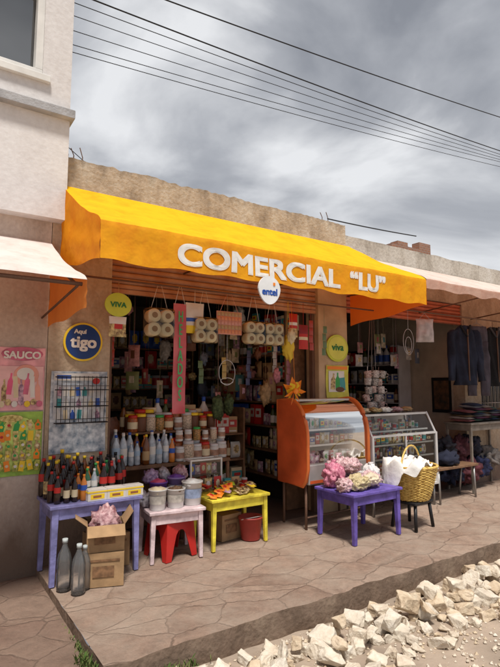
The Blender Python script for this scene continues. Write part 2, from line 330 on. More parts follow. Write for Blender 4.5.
SHUT=M("orange_shutter_paint",(.50,.20,.09),.5,var=.25,scale=5,col2=(.55,.36,.25))
b=B(); slats(b,1.49,4.02,.05,2.38,2.78,7); b.box(1.49,4.02,.03,.07,2.34,2.38); b.done("rolled_shutter",SHUT,parent=shop)
for xa in (1.49,3.98): B().box(xa,xa+.04,.06,.12,0,2.34).done("shutter_rail",RUST,parent=shop)
rb=empty("neighbouring_shop_building",(7,0,0),"low grey-beige shop building with open bay and grilled window","building")
b=B(); b.box(4.5,11.5,.02,.22,2.72,3.1); b.box(7.0,7.42,.02,.22,-.02,2.72); b.box(8.3,11.5,.02,.22,-.02,2.72); b.box(7.42,8.3,.02,.22,-.02,.9)
b.box(7.42,8.3,.02,.22,2.3,2.72)
b.box(7.0,7.25,.22,3.0,-.02,2.7,1)
b.done("wall",[PLAST,BEIGE],parent=rb)
b=B()
for y,f in ((.01,False),(.25,True)): b.grid(lambda u,v:Vector((4.5+7*(1-u if f else u),y,3.1+v*(.30+.018*noise.noise(Vector((u*20,0,1)))))),90,2)
b.grid(lambda u,v:Vector((4.5+7*u,.01+.24*v,3.4+.018*noise.noise(Vector((u*20,0,1))))),90,2); b.done("parapet",GREYW,parent=rb)
b=B(); slats(b,4.5,7.0,.06,2.40,2.72,6); b.done("rolled_shutter",M("red_shutter_paint",(.5,.14,.07),.5,var=.2),parent=rb)
wn=B(); wn.box(7.42,8.3,.10,.13,.9,2.3); wn=wn.done("window",M("dark_pane",(.02,.02,.025),.1),parent=rb)
b=B()
for i in range(9): b.tube((7.47+i*.1,.05,.9),(7.47+i*.1,.05,2.3),.008)
for z in (1.2,1.6,2.0): b.tube((7.42,.045,z),(8.3,.045,z),.008)
b.done("grille",STEEL,parent=wn)
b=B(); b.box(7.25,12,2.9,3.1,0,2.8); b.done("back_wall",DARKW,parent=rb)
lb=empty("white_house",(0,0,0),"two-storey whitewashed house with overhanging upper floor","house")
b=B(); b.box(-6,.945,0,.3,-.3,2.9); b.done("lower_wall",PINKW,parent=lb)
b=B(); Y0=-.12
b.box(-6,1.03,Y0,.3,2.9,4.15); b.box(.79,1.03,Y0,.3,4.15,5.05); b.box(-6,-.7,Y0,.3,4.15,5.05); b.box(-6,1.03,Y0,.3,5.05,7.2); b.box(-6,1.03,.3,6,2.9,7.2); b.box(-6,.93,.3,6,-.2,2.9)
b.done("upper_wall",WHITEW,parent=lb)
b=B(); b.box(-6,1.06,Y0-.07,.3,3.80,3.88); b.done("ledge",M("grey_ledge",(.36,.36,.37),.8,bump=.3,var=.25),parent=lb,bevel=.006)
wd=B(); wd.box(-.7,.79,.02,.05,4.15,5.05); wd=wd.done("window",glass("dim_window_glass",(.12,.14,.16),.25),parent=lb)
b=B()
for q in ((-.7,.79,4.15,4.20),(-.7,.79,5.0,5.05),(-.7,-.65,4.2,5.0),(.73,.79,4.2,5.0),(.18,.23,4.2,5.0)): b.box(q[0],q[1],Y0+.01,.01,q[2],q[3])
b.done("frame",WHITE,parent=wd,bevel=.004)
b=B(); b.box(-.8,.85,Y0-.04,Y0,4.08,4.14); b.done("sill",WHITE,parent=wd,bevel=.004)
BR=bpy.data.materials.new("brick"); BR.use_nodes=True; q=BR.node_tree; bt=q.nodes.new("ShaderNodeTexBrick"); bt.inputs["Scale"].default_value=3.2; bt.inputs["Color1"].default_value=(.35,.16,.09,1); bt.inputs["Color2"].default_value=(.28,.13,.08,1); bt.inputs["Mortar"].default_value=(.3,.27,.24,1)
tcn=q.nodes.new("ShaderNodeTexCoord"); mpn=q.nodes.new("ShaderNodeMapping"); mpn.inputs["Rotation"].default_value=(math.radians(90),0,0); q.links.new(tcn.outputs["Object"],mpn.inputs[0]); q.links.new(mpn.outputs[0],bt.inputs["Vector"]); q.links.new(bt.outputs[0],q.nodes["Principled BSDF"].inputs["Base Color"])
b=B(); b.box(12.6,14.6,6,9,-.2,6.05); b.box(14.0,14.6,6,6.3,6.05,6.3); b.box(12.9,13.4,6,6.3,6.05,6.18)
b.done("brick_house",BR,origin=(13.4,7,0),label="unfinished red brick house rising behind the shops",cat="house")
# ------------------------------------------------------------------ awnings
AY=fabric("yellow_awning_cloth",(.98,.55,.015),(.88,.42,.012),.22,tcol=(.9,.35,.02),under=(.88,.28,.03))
AV=fabric("light_tinted_awning_valance",(.96,.45,.012),(.88,.33,.01),.25,tcol=(.95,.25,.02))  # same cloth as the cover, its oranger look from the light put into colour
AF=fabric("orange_awning_side",(.90,.36,.015),(.82,.26,.012),.35,tcol=(.95,.3,.02))
AF2=fabric("red_orange_awning_side",(.90,.22,.02),(.78,.15,.015),.68,tcol=(1,.24,.03))
def wav(x,z):
    return .018*noise.noise(Vector((x*2.2,z*1.5,0)))+.022*math.sin(x*7+z*5)*noise.noise(Vector((x*1.1,2,0)))+.006*noise.noise(Vector((x*11,z*6,1)))
def awning(x0,x1,zt,zf,zb,yf,mats,name,label,zwall,sides=(1,1),valance=True):
    e=empty(name,((x0+x1)/2,0,zt),label,"awning")
    n=int((x1-x0)*44)
    def top(x,v):
        y=-.012+v*(yf+.012); z=zt+(zf-zt)*v; s_=math.sin(math.pi*v)
        sag=-.045*s_*(.7+.5*noise.noise(Vector((x*1.5,0,4))))
        rid=.018*math.sin(x*9+v*2)*s_*noise.noise(Vector((x*.8,7,0)))+.024*noise.noise(Vector((x*4,v*5,0)))*s_
        rd=-.022*max(0,(v-.93)/.07)**2
        return Vector((x,y+wav(x,z)*v,z+sag+rid+rd+.012*noise.noise(Vector((x*2,0,8)))*v))
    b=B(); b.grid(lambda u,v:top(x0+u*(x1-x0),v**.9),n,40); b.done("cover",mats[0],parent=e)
    if valance:
        b=B()
        def val(u,v):
            x=x0+u*(x1-x0); t=top(x,1); z=t.z+(zb-zf+.02)*v+(.020*noise.noise(Vector((x*3.1,0,9)))+.008*math.sin(x*13))*v
            return Vector((x,yf+wav(x,z)-.004*(v>0),z))
        b.grid(val,n,14); b.done("valance",mats[1],parent=e)
    for k,(sx,on) in enumerate(((x0,sides[0]),(x1,sides[1]))):
        if not on: continue
        b=B(); zw=zwall[k]
        def side(u,v):
            t=top(sx,u); zb_=zw+(zb-zw)*u+.012*math.sin(u*9)
            return Vector((sx+.015*noise.noise(Vector((u*5,v*4,sx)))*math.sin(math.pi*v),t.y,t.z+(zb_-t.z)*v))
        b.grid(side,24,12); b.done("side_flap",mats[2+k],parent=e)
    b=B(); b.tube((x0+.02,yf+.045,zf-.05),(x1-.02,yf+.045,zf-.05),.014)
    k=max(2,int((x1-x0)/1.6)+1)
    for i in range(k+1):
        x=x0+.05+(x1-x0-.1)*i/k
        b.tube((x,-.02,zt-.12),(x,yf+.045,zf-.06),.011); b.tube((x,-.02,zwall[0]+.1),(x,yf+.045,zf-.065),.009)
    b.done("frame",RUST,parent=e)
    return e
aw=awning(1.02,4.56,3.25,2.64,2.34,-1.15,(AY,AV,AF,AF2),"shop_awning","yellow-orange cloth awning with white painted shop name",(2.5,2.22))
LET=M("white_lettering",(.80,.78,.74),.6,var=.08,scale=20)
text("lettering","COMERCIAL",1.68,.175,LET,aw,(2.44,-1.1585,2.465),bold=.062,wave=wav)
text("lettering","\u201CLU\u201D",.50,.175,LET,aw,(3.66,-1.1585,2.48),bold=.062,wave=wav)
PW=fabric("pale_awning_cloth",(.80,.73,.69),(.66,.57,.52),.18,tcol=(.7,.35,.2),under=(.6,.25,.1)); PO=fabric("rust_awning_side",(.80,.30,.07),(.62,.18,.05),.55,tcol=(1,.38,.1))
awning(-4.5,.94,2.71,2.21,1.99,-1.15,(PW,PW,PO,PO),"neighbour_awning","faded cream white awning with orange side flap",(1.95,1.97),(0,1),valance=False)
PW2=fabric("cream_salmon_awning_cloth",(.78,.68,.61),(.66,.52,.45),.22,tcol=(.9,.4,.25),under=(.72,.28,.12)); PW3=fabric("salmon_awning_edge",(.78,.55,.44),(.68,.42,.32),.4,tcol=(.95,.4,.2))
awning(4.60,11.0,3.14,2.66,2.54,-1.12,(PW2,PW3,PO,PO),"neighbour_awning","faded cream-salmon awning over neighbouring bay",(2.4,2.4),(0,0))
# ------------------------------------------------------------------ cables
def cable(p1,p2,sag,label,r=.006):
    p1=Vector(p1);p2=Vector(p2); b=B(); pts=[]
    for i in range(41):
        t=i/40; q=p1.lerp(p2,t); q.z-=sag*4*t*(1-t); pts.append(q)
    b.path(pts,r); b.done("cable",BLACK,origin=p1,label=label,cat="cable",group="cables strung above the street")
def ext(ax,az,bx,bz,sag=.2,x0=-3,x1=16,r=.006):
    s=(bz-az)/(bx-ax); cable((x0,1.0,az+s*(x0-ax)),(x1,1.0,az+s*(x1-ax)),sag,"thin black overhead cable crossing above shop roofs",r)
for i,q in enumerate(((2.47,6.42,10.24,7.30),(1.58,5.98,10.16,6.52),(1.33,5.84,10.15,6.44),(1.33,5.68,10.14,6.38),(1.33,5.50,10.14,6.32),(1.33,5.33,10.14,6.27),(1.33,5.24,10.14,6.16))): ext(q[0],q[1]+.12,q[2],q[3]+.12,r=(.009,.009,.005,.0045,.0045,.0045,.0045)[i])
cable((.3,-.2,4.02),(1.9,1.0,3.7),.02,"thin cable fixed to the white house wall",.004)
cable((4.3,.1,3.6),(6.2,.2,3.72),.01,"thin cable between two parapets",.008)
# ------------------------------------------------------------------ signs and posters
def disc(name,c,rx,rz,th,mats,label,cat="sign",ring=None):
    e=empty(name,c,label,cat)
    T=Matrix.Translation(c)@Matrix.Rotation(math.radians(90),4,'X')@Matrix.Diagonal((1,rz/rx,1,1))
    b=B(); b.lathe([(rx,-th/2),(rx,th/2)],T=T,seg=40); b.done("board",mats[0],parent=e)
    if ring: 
        b=B(); b.lathe([(rx*ring,th/2+.001),(rx*ring,th/2+.003)],T=T,seg=40); b.done("face",mats[1],parent=e)
    return e
NB=M("navy_sign",(.012,.045,.20),.35); DG=M("dark_green_letters",(.02,.2,.05),.5)
tg=disc("round_sign",(1.24,-.02,1.86),.17,.17,.02,(YEL,NB),"round navy sign with yellow ring on shop wall",ring=.9)
text("lettering","tigo",.23,.13,LET,tg,(1.24,-.036,1.84),bold=.04); text("lettering","Aquí",.11,.052,LET,tg,(1.21,-.036,1.945),bold=.04)
LIME=M("lime_sign",(.55,.62,.05),.4)
vv=disc("oval_sign",(1.40,-.45,2.15),.115,.10,.012,(LIME,LIME),"oval lime green sign hanging under awning")
text("lettering","VIVA",.14,.045,DG,vv,(1.40,-.459,2.15),bold=.05)
v2=disc("round_sign",(4.30,-.03,1.93),.18,.165,.02,(LIME,M("lime_face",(.68,.7,.1),.4)),"round lime yellow sign on tan pillar",ring=.85)
text("lettering","viva",.2,.08,DG,v2,(4.30,-.046,1.94),bold=.05)
en=empty("hanging_sign",(2.42,-1.17,2.27),"white drop-shaped sign with blue lettering below awning","sign")
b=B(); pts=[]
for i in range(36):
    t=2*math.pi*i/36; rr=.112; x=rr*math.sin(t); z=rr*math.cos(t)
    if z<0: x*=1+.25*z/rr*.6; z*=1.12
    pts.append((2.42+x,2.27+z))
A=[b.bm.verts.new((x,-1.205,z)) for x,z in pts]; C_=[b.bm.verts.new((x,-1.190,z)) for x,z in pts]
b.f(A[::-1]); b.f(C_)
for i in range(36): b.f([A[i],A[(i+1)%36],C_[(i+1)%36],C_[i]])
b.done("board",M("white_sign",(.78,.80,.81),.4),parent=en,weld=True)
text("lettering","entel",.155,.06,M("blue_letters",(.01,.08,.4),.5),en,(2.42,-1.207,2.25),bold=.05)
b=B(); b.box(2.455,2.475,-1.210,-1.206,2.305,2.33); b.done("emblem",ORG,parent=en)
def poster(name,x0,x1,z0,z1,label,bg,items,txt=(),y=-.006):
    e=empty(name,((x0+x1)/2,y,z0),label,"poster")
    b=B()
    def fn(u,v):
        x=x0+u*(x1-x0); z=z0+v*(z1-z0); cu=.012*(abs(2*u-1)**6)*(abs(2*v-1)**4)
        return Vector((x,y-cu-.004*noise.noise(Vector((x*7,z*7,0)))-.003,z))
    b.grid(fn,14,14); b.done("sheet",bg,parent=e)
    mats=[];b=B()
    for k_,it in enumerate(items):
        kind,cx,cz,w_,h_,mt=it[:6]; ang=it[6] if len(it)>6 else 0
        if mt not in mats: mats.append(mt)
        mi=mats.index(mt); X=x0+cx*(x1-x0); Z_=z0+cz*(z1-z0); W=w_*(x1-x0)/2; H=h_*(z1-z0)/2; yy=y-.010-k_*.00025
        T=Matrix.Translation((X,yy,Z_))@Matrix.Rotation(ang,4,'Y')
        if kind=='r': b.box(-W,W,-.0002,0,-H,H,mi,T=T)
        elif kind=='b':
            o=[(-1,-1),(1,-1),(1,.25),(.35,.6),(.35,1),(-.35,1),(-.35,.6),(-1,.25)]; b.f([b.bm.verts.new(T@Vector((p_*W,0,q_*H))) for p_,q_ in o],mi)
        elif kind=='p':
            o=[(-1,-1),(1,-1),(.85,-.8),(.95,0),(.85,.8),(1,1),(-1,1),(-.85,.8),(-.95,0),(-.85,-.8)]; b.f([b.bm.verts.new(T@Vector((p_*W,0,q_*H))) for p_,q_ in o],mi)
        else: b.lathe([(1,0),(.98,.0002)],T=T@Matrix.Rotation(math.radians(90),4,'X')@Matrix.Diagonal((W,H,1,1)),m=mi,seg=20)
    b.done("printed_picture",mats,parent=e)
    for s_,cx,cz,w_,h_,mt in txt: text("lettering",s_,w_*(x1-x0),h_*(z1-z0),mt,e,(x0+cx*(x1-x0),y-.012-len(items)*.00025,z0+cz*(z1-z0)),bold=.05)
    return e
PINKP=M("pink_print",(.78,.38,.42),.5,var=.3,scale=9); LGP=M("lime_print",(.30,.50,.08),.5,var=.35,scale=14)
SALM=M("salmon_print",(.75,.35,.28),.5); MIXP=M("mixed_print",(.5,.15,.1),.5,var=.8,scale=40,col2=(.8,.65,.3)); MIXB=M("violet_print",(.3,.15,.4),.5,var=.7,scale=40,col2=(.8,.5,.6)); DKPINK=M("deep_pink_print",(.62,.15,.25),.5,var=.25,scale=12)
X0=.575
its=[('e',.5,.9,.9,.22,DKPINK),('r',.5,.42,.94,.56,M("rose_print",(.8,.5,.5),.5,var=.2,scale=8)),('e',.6,.56,.55,.34,SALM),('e',.58,.58,.38,.2,WHITE)]
for i in range(7): its.append((['b','b','p'][i%3],.14+i*.12,.32+.05*((i*5)%3),.11,.34,[MIXP,PNK,CREAM,MIXB,DKPINK,WHITE,SALM][i],.1*math.sin(i*2)))
for i in range(7): its.append(('e',.1+i*.135,.10+.03*(i%2),.13,.10,[CREAM,MIXP,WHITE,MIXB,YEL,MIXP,DKPINK][i]))
poster("poster",X0,.93,1.275,1.79,"pink advertising poster pasted on plaster wall",PINKP,its,[("SAUCO",.5,.88,.8,.12,LET)])
MIXG=M("green_mixed_print",(.12,.3,.04),.5,var=.7,scale=45,col2=(.7,.7,.15)); MIXY=M("yellow_mixed_print",(.65,.42,.05),.5,var=.6,scale=45,col2=(.85,.75,.3))
its=[('e',.5,.5,.95,.85,M("pale_lime_print",(.5,.66,.16),.5,var=.3,scale=10)),('e',.32,.9,.5,.12,MIXY)]
pr_=random.Random(3)
for j in range(5):
    for i in range(6):
        mt=[MIXG,MIXY,YEL,GRN,MIXP,MIXG,MIXY,ORG][pr_.randint(0,7)]; cx=.12+i*.155+pr_.uniform(-.02,.02); cz=.78-j*.155+pr_.uniform(-.015,.015); an=pr_.uniform(-.25,.25)
        its.append((['p','b','p'][pr_.randint(0,2)],cx,cz,.13,.16,mt,an)); its.append(('e',cx,cz,.07,.045,[WHITE,RED,CREAM,GRN,YEL][pr_.randint(0,4)],an))
poster("poster",X0,.93,.75,1.262,"green advertising poster with rows of snack packets",LGP,its)
ICE=M("icy_blue_print",(.22,.34,.50),.4,var=.5,scale=18,col2=(.78,.82,.86))
its=[('r',.45,.93,.8,.09,WHITE),('r',.22,.93,.25,.045,BLUE),('e',.8,.88,.14,.08,RED),('r',.5,.62,.9,.42,M("pale_rack_print",(.6,.62,.66),.5,var=.3,scale=14))]
for j in range(3):
    for i in range(7): its.append((['b','p'][(i+j)%2],.13+i*.12+.02*math.sin(i*7+j),.47+j*.14,.085,.11,[WHITE,LGREY,TEAL,CREAM,MIXB,WHITE,BLUE][(i*3+j*2)%7],.1*math.sin(i*5+j)))
poster("poster",.985,1.465,.90,1.60,"icy blue and white poster on shop wall",ICE,its)
b=B()
for i in range(12): b.tube((1.03+i*.037,-.05,1.15),(1.03+i*.037,-.05,1.56),.0028)
for z in (1.16,1.30,1.44,1.55):
    b.tube((1.01,-.055,z),(1.46,-.055,z),.0045)
for z in (1.16,1.30,1.44):
    b.path([(1.02,-.05,z),(1.02,-.12,z),(1.45,-.12,z),(1.45,-.05,z)],.0045); b.path([(1.02,-.12,z+.035),(1.45,-.12,z+.035)],.003)
    for i in range(8): b.tube((1.05+i*.053,-.05,z),(1.05+i*.053,-.12,z),.002,seg=5)
b.done("wire_rack",BLACK,origin=(1.2,-.02,1.17),label="black wire rack hanging over poster on wall",cat="rack")
poster("poster",4.12,4.49,1.33,1.72,"yellow-green product poster on tan pillar",M("yellowgreen_print",(.6,.6,.08),.5,var=.2),[('r',.45,.5,.7,.65,WHITE),('b',.3,.5,.2,.5,MIXP,.1),('b',.5,.5,.2,.55,GRN),('p',.72,.42,.26,.4,TEAL,-.1),('r',.5,.92,.9,.1,ORG),('e',.6,.25,.4,.16,BROWN)],y=-.018)
b=B(); b.box(6.985,6.995,.25,.6,1.05,1.6); b.box(6.982,6.985,.29,.56,1.1,1.55,1)
b.done("poster",[BLACK,M("dark_print",(.05,.07,.06),.5,var=.6,scale=12,col2=(.2,.1,.05))],origin=(6.98,.4,1.1),label="dark framed poster on beige interior wall",cat="poster")
# ------------------------------------------------------------------ hanging goods
b=B(); b.tube((1.1,-.45,2.36),(4.5,-.45,2.36),.009); b.done("hanging_rail",RUST,origin=(2.8,-.45,2.36),label="thin rusty rail under awning holding goods",cat="rail")
def strings(b,x,y,z,w_=.0,top=2.36,m=0):
    if w_: b.tube((x-w_,y,z),(x-w_*.2,y,top),.002,m,5); b.tube((x+w_,y,z),(x+w_*.2,y,top),.002,m,5)
    else: b.tube((x,y,z),(x,y,top),.002,m,5)
PAPER=M("tissue_paper",(.78,.68,.50),.9,bump=.2); CORE=M("cardboard_core",(.35,.2,.08),.9); WRAP=glass("wrap_film",(.99,.96,.86),.05)
def paper_pack(x,z,cols,rows,r=.046):
    e=empty("toilet_paper_pack",(x,-.45,z),"clear-wrapped pack of toilet paper rolls hanging from rail","toilet paper","toilet paper packs hanging from the rail")
    for i in range(cols):
        for j in range(rows):
            cx=x+(i-(cols-1)/2)*r*2.02; cz=z+r+j*r*2.0
            b=B(); T=Matrix.Translation((cx,-.45+rnd.uniform(-.006,.006),cz))@Matrix.Rotation(math.radians(90+rnd.uniform(-4,4)),4,'X')
            b.lathe([(r*.42,.05),(r*.9,.055),(r,.045),(r,-.045),(r*.9,-.055)],T=T,seg=20,cap=False); b.lathe([(r*.40,.042),(r*.43,.055)],T=T,m=1,seg=14); b.done("roll",[PAPER,CORE],parent=e)
    W=cols*r+.008;H=rows*r*2+.008
    b=B(); b.box(x-W,x+W,-.514,-.386,z-.006,z+H); b.done("wrapping",WRAP,parent=e,bevel=.02)
    b=B(); strings(b,x,-.45,z+H,W*.6); b.done("string",WHITE,parent=e)
    return e
paper_pack(1.77,1.90,2,2,.060); paper_pack(2.22,1.87,2,2,.056); paper_pack(2.77,1.88,2,2,.054); paper_pack(3.00,1.88,2,2,.054)
ban=empty("vertical_banner",(1.965,-.46,1.23),"long red and pink vertical banner with green letters","banner")
BAN=M("red_pink_banner",(.58,.07,.09),.7,var=.2,scale=3,col2=(.68,.22,.24))
b=B(); b.grid(lambda u,v:Vector((1.905+u*.125,-.46+.006*math.sin(v*8),1.23+v*.98)),4,24); b.done("cloth",BAN,parent=ban)
text("lettering","H\nE\nL\nA\nD\nO\nS",.055,.80,M("green_letters",(.08,.42,.15),.6),ban,(1.968,-.475,1.74),bold=.05,stack=True)
b=B(); strings(b,1.965,-.46,2.2,.05); b.done("string",WHITE,parent=ban)
def hang_packet(x,z,w_,h_,mats,mfn,label,name="snack_packet",cat="packet",y=-.45,d=.05,grp=None,top=2.36):
    b=B(); b.pillow(w_,h_,d,(x,y,z),mfn=mfn,seed=x*3)
    b.tube((x,y,z+h_),(x,y,top),.002,0,5)
    return b.done(name,mats,origin=(x,y,z),label=label,cat=cat,group=grp)
hang_packet(1.40,1.88,.15,.17,[MIXP,WHITE,RED],lambda u,v:1 if v>.6 else (2 if .2<u<.7 and v>.25 else 0),"orange and white packet hanging beside oval sign")
hang_packet(2.12,1.95,.19,.28,[OFFW,BLUE,YEL],lambda u,v:1 if .35<v<.5 and u>.3 else (2 if v<.2 and u>.4 else 0),"large pale packet with blue band hanging")
b=B(); b.box(2.35,2.63,-.456,-.450,1.96,2.18,0)
for i in range(7):
    for j in range(5): b.pillow(.034,.038,.014,(2.372+i*.039,-.461,1.968+j*.042),m=1+((i*3+j)%3),n=3)
strings(b,2.49,-.45,2.18,.1); b.done("sachet_card",[SALM,M("salmon_sachet",(.65,.25,.12),.4),TAN,M("rose_sachet",(.6,.3,.25),.4)],origin=(2.49,-.45,1.96),label="card covered with rows of small orange sachets",cat="card")
hang_packet(3.30,1.98,.12,.25,[RED,MIXP,WHITE],lambda u,v:1 if v<.35 else (2 if .45<v<.6 else 0),"red and orange packet hanging from rail",y=-.42)
hang_packet(3.44,1.86,.13,.26,[RED,M("maroon",(.25,.02,.03),.5),CREAM],lambda u,v:1 if v>.5 else (2 if .3<v<.42 else 0),"dark red packet hanging from rail",y=-.42)
b=B(); b.blob((.075,.04,.14),(3.21,-.45,1.87),m=0,amp=.5,fr=3,seed=3,crease=.2); b.blob((.05,.035,.08),(3.22,-.48,1.98),m=1,amp=.5,fr=4,seed=5,crease=.2); strings(b,3.21,-.45,2.0,.02)
b.done("cloth_bundle",[M("dull_yellow_cloth",(.7,.5,.05),.8),CREAM],origin=(3.2,-.45,1.73),label="crumpled yellow cloth bundle hanging from rail",cat="cloth")
b=B(); b.path([(2.5+.09*math.cos(t),-.4,1.60+.12*math.sin(t)) for t in [2*math.pi*i/24 for i in range(24)]],.003,closed=True); b.path([(2.5+.07*math.cos(t),-.4,1.52+.03*math.sin(t)) for t in [2*math.pi*i/24 for i in range(24)]],.003,closed=True)
strings(b,2.5,-.4,1.72); b.done("wire_hoop",LGREY,origin=(2.5,-.4,1.5),label="grey wire hoop hanging from rail",cat="hoop")
fl=empty("paper_pinwheel",(3.25,-.5,1.40),"yellow and orange folded paper pinwheel hanging","decoration")
for i in range(14):
    t=2*math.pi*i/14+.2; T=Matrix.Translation((3.25,-.5+.012*(i%3),1.42))@Matrix.Rotation(t,4,'Y')
    b=B(); v=[b.bm.verts.new(T@Vector(q)) for q in ((0,0,0),(.03,-.03,.06),(.012,0,.10+.05*(i%2)),(-.025,.02,.07))]; b.f(v[:3]); b.f([v[0],v[2],v[3]]); b.done("petal",[YEL,ORG][i%2],parent=fl)
b=B(); b.blob((.03,.02,.03),(3.25,-.515,1.42),amp=.2); b.tube((3.25,-.5,1.5),(3.25,-.45,2.36),.002); b.done("centre",ORG,parent=fl)
SCH=[M("sachet_%d"%i,c,.35) for i,c in enumerate([(.4,.06,.05),(.12,.2,.1),(.5,.4,.15),(.10,.12,.25),(.42,.42,.42),(.35,.15,.2)])]
def strip(x,y,ztop,n,mt,w_=.06,h_=.08):
    b=B()
    for i in range(n): b.pillow(w_,h_,.02,(x+rnd.uniform(-.012,.012),y,ztop-(i+1)*(h_+.004)),n=4,seed=i)
    b.tube((x,y,ztop),(x,y,2.7 if y>.2 else 2.36),.0015); b.done("sachet_strip",[mt],origin=(x,y,ztop-n*h_),label="strip of small sachets hanging in the doorway",cat="sachets",group="sachet strips hanging in the doorway")
for i,(x,y,zt,n) in enumerate([(1.62,.35,2.0,4),(2.62,.35,1.75,3),(2.95,.4,1.8,3),(3.35,.5,1.9,5),(3.60,.3,2.05,5),(3.80,.3,1.95,6),(3.65,-.3,2.2,4),(3.85,-.3,2.15,4)]): strip(x,y,zt,n,SCH[i%6])
HM=[MIXP,MIXB,TAN,M("dull_cream_pack",(.4,.34,.24),.5,var=.4,scale=30),M("dull_white_pack",(.4,.39,.37),.5,var=.4,scale=30),M("dull_red_pack",(.28,.04,.04),.5,var=.5,scale=30),M("dull_teal_pack",(.04,.16,.17),.5),BROWN,M("olive_pack",(.15,.17,.06),.5),M("dusty_rose_pack",(.38,.18,.18),.5,var=.4,scale=30),M("slate_pack",(.10,.13,.19),.5)]
for i in range(62):
    x=rnd.choice((rnd.uniform(1.55,2.4),rnd.uniform(2.5,3.95),rnd.uniform(2.7,3.95))); y=rnd.uniform(.35,1.9); z=rnd.uniform(1.25,2.25); ww=rnd.uniform(.06,.15); hh=rnd.uniform(.09,.26)
    m1=rnd.choice(HM); m2=rnd.choice(HM)
    if i%3==2:
        b=B(); b.blob((ww*.55,ww*.4,hh*.55),(x,y,z+hh*.5),amp=.5,fr=3,seed=i,crease=.15); b.tube((x,y,z+hh*.9),(x,y,2.72),.002); b.done("hanging_bag",m1,origin=(x,y,z),label="small full bag hanging on string inside doorway",cat="bag",group="bags hanging in the doorway"); continue
    o=hang_packet(x,z,ww,hh,[m1,m2],lambda u,v:1 if (u-.5)**2+(v-.5)**2<.06 else 0,"packet hung on string inside shop doorway",name="hanging_packet",y=y,grp="packets hanging inside the doorway",top=2.72); o.rotation_euler[2]=rnd.uniform(-.7,.4)
def netbag(x,y,z,mt,lab,r=.07,h=.14,top=2.7):
    b=B(); b.blob((r,r*.7,h),(x,y,z+h),amp=.5,fr=3,seed=x*5,crease=.15); b.tube((x,y,z+h*1.9),(x,y,top),.002); b.done("hanging_bag",mt,origin=(x,y,z),label=lab,cat="bag",group="bags hanging in the doorway")
GB=M("green_leafy_bag",(.05,.08,.03),.8,var=.6,scale=40,bump=.6,col2=(.1,.15,.06))
netbag(2.75,.2,1.1,GB,"dark green net bag hanging in doorway"); netbag(2.95,.3,1.15,GB,"dark green net bag hanging in doorway",.06,.12); netbag(3.35,.15,1.25,M("tan_bag",(.3,.2,.1),.7,bump=.4,var=.4,scale=30),"tan net bag hanging in doorway"); netbag(3.55,.2,1.5,M("dusty_pink_bag",(.5,.2,.25),.5,var=.4,scale=30),"pink bag hanging in doorway",.05,.09)
# ------------------------------------------------------------------ goods prototypes
def mk_bottle(liquid,capm,labm,h=.30,r=.042,label="",grp=None,lab=(.40,.60)):
    prof=[(r*.8,0),(r,.012),(r,h*.3),(r*.94,h*.36),(r,h*.42),(r,h*.58),(r*.85,h*.70),(r*.42,h*.84),(r*.32,h*.9),(r*.32,h*.94)]
    b=B(); b.lathe(prof); o=b.done("bottle",liquid,label=label,cat="bottle",group=grp)
    b=B(); b.lathe([(r*.38,h*.92),(r*.38,h)],seg=12); b.done("cap",capm,parent=o)
    if labm:
        b=B(); b.lathe([(r*1.02,h*lab[0]),(r*1.02,h*lab[1])],cap=False); b.done("paper_label",labm,parent=o)
    return proto(o)
G1="bottles on the lilac table"
COLA=mk_bottle(BROWNG,RED,RED,h=.27,r=.033,label="dark cola bottle with red paper label",grp=G1)
COLA2=mk_bottle(BROWNG,BLACK,CREAM,h=.24,r=.03,label="brown bottle with cream paper label",grp=G1,lab=(.2,.5))
COLA3=mk_bottle(BROWNG,YEL,MIXP,h=.28,r=.031,label="dark bottle with yellow cap and printed label",grp=G1,lab=(.15,.5))
BRB=mk_bottle(M("amber_drink",(.16,.05,.01),.15,coat=.5),YEL,TAN,h=.26,r=.031,label="amber bottle with tan paper label",grp=G1,lab=(.15,.45))
ORB=mk_bottle(M("orange_drink",(.6,.2,.03),.15,coat=.5),ORG,BLUE,h=.24,r=.031,label="orange drink bottle with blue label",grp=G1)
GNB=mk_bottle(M("green_drink",(.03,.12,.05),.15,coat=.5),GRN,WHITE,h=.25,r=.03,label="green bottle with white label",grp=G1)
CLB=mk_bottle(WATM,WHITE,WHITE,h=.26,r=.031,label="clear bottle with white label",grp=G1)
WAT=mk_bottle(WATM,BLUE,M("pale_blue",(.35,.48,.62),.4),h=.26,r=.035,label="clear water bottle with pale blue label",grp="water bottles on the stand")
WA2=mk_bottle(WATM,WHITE,OFFW,h=.28,r=.037,label="clear water bottle with white label",grp="water bottles on the stand",lab=(.3,.55))
EMP=mk_bottle(PLG,M("pale_cap",(.45,.5,.5),.5),None,h=.36,r=.052,label="empty clear plastic bottle standing on pavement",grp="empty bottles on the pavement")
def mk_jar(body,lid,lab,h=.18,r=.055,label="",grp="jars on the stand"):
    b=B(); b.lathe([(r*.9,0),(r,.01),(r,h*.75),(r*.85,h*.86)]); o=b.done("jar",body,label=label,cat="jar",group=grp)
    b=B(); b.lathe([(r*.9,h*.84),(r*.92,h*.87),(r*.9,h)],seg=16); b.done("lid",lid,parent=o)
    if lab: b=B(); b.lathe([(r*1.02,h*.2),(r*1.02,h*.6)],cap=False); b.done("paper_label",lab,parent=o)
    return proto(o)
JB=mk_jar(BROWN,YEL,None,label="jar of brown sweets with yellow lid")
JR=mk_jar(M("amber_sweets",(.35,.1,.03),.3,var=.6,scale=60),RED,CREAM,label="jar of amber sweets with red lid")
JP=mk_jar(M("pale_sweets",(.5,.4,.3),.3,var=.5,scale=70),LGREY,None,label="jar of pale sweets with grey lid")
JG=mk_jar(M("mixed_sweets",(.1,.25,.1),.3,var=.8,scale=70,col2=(.6,.3,.1)),GRN,None,label="jar of mixed sweets with green lid")
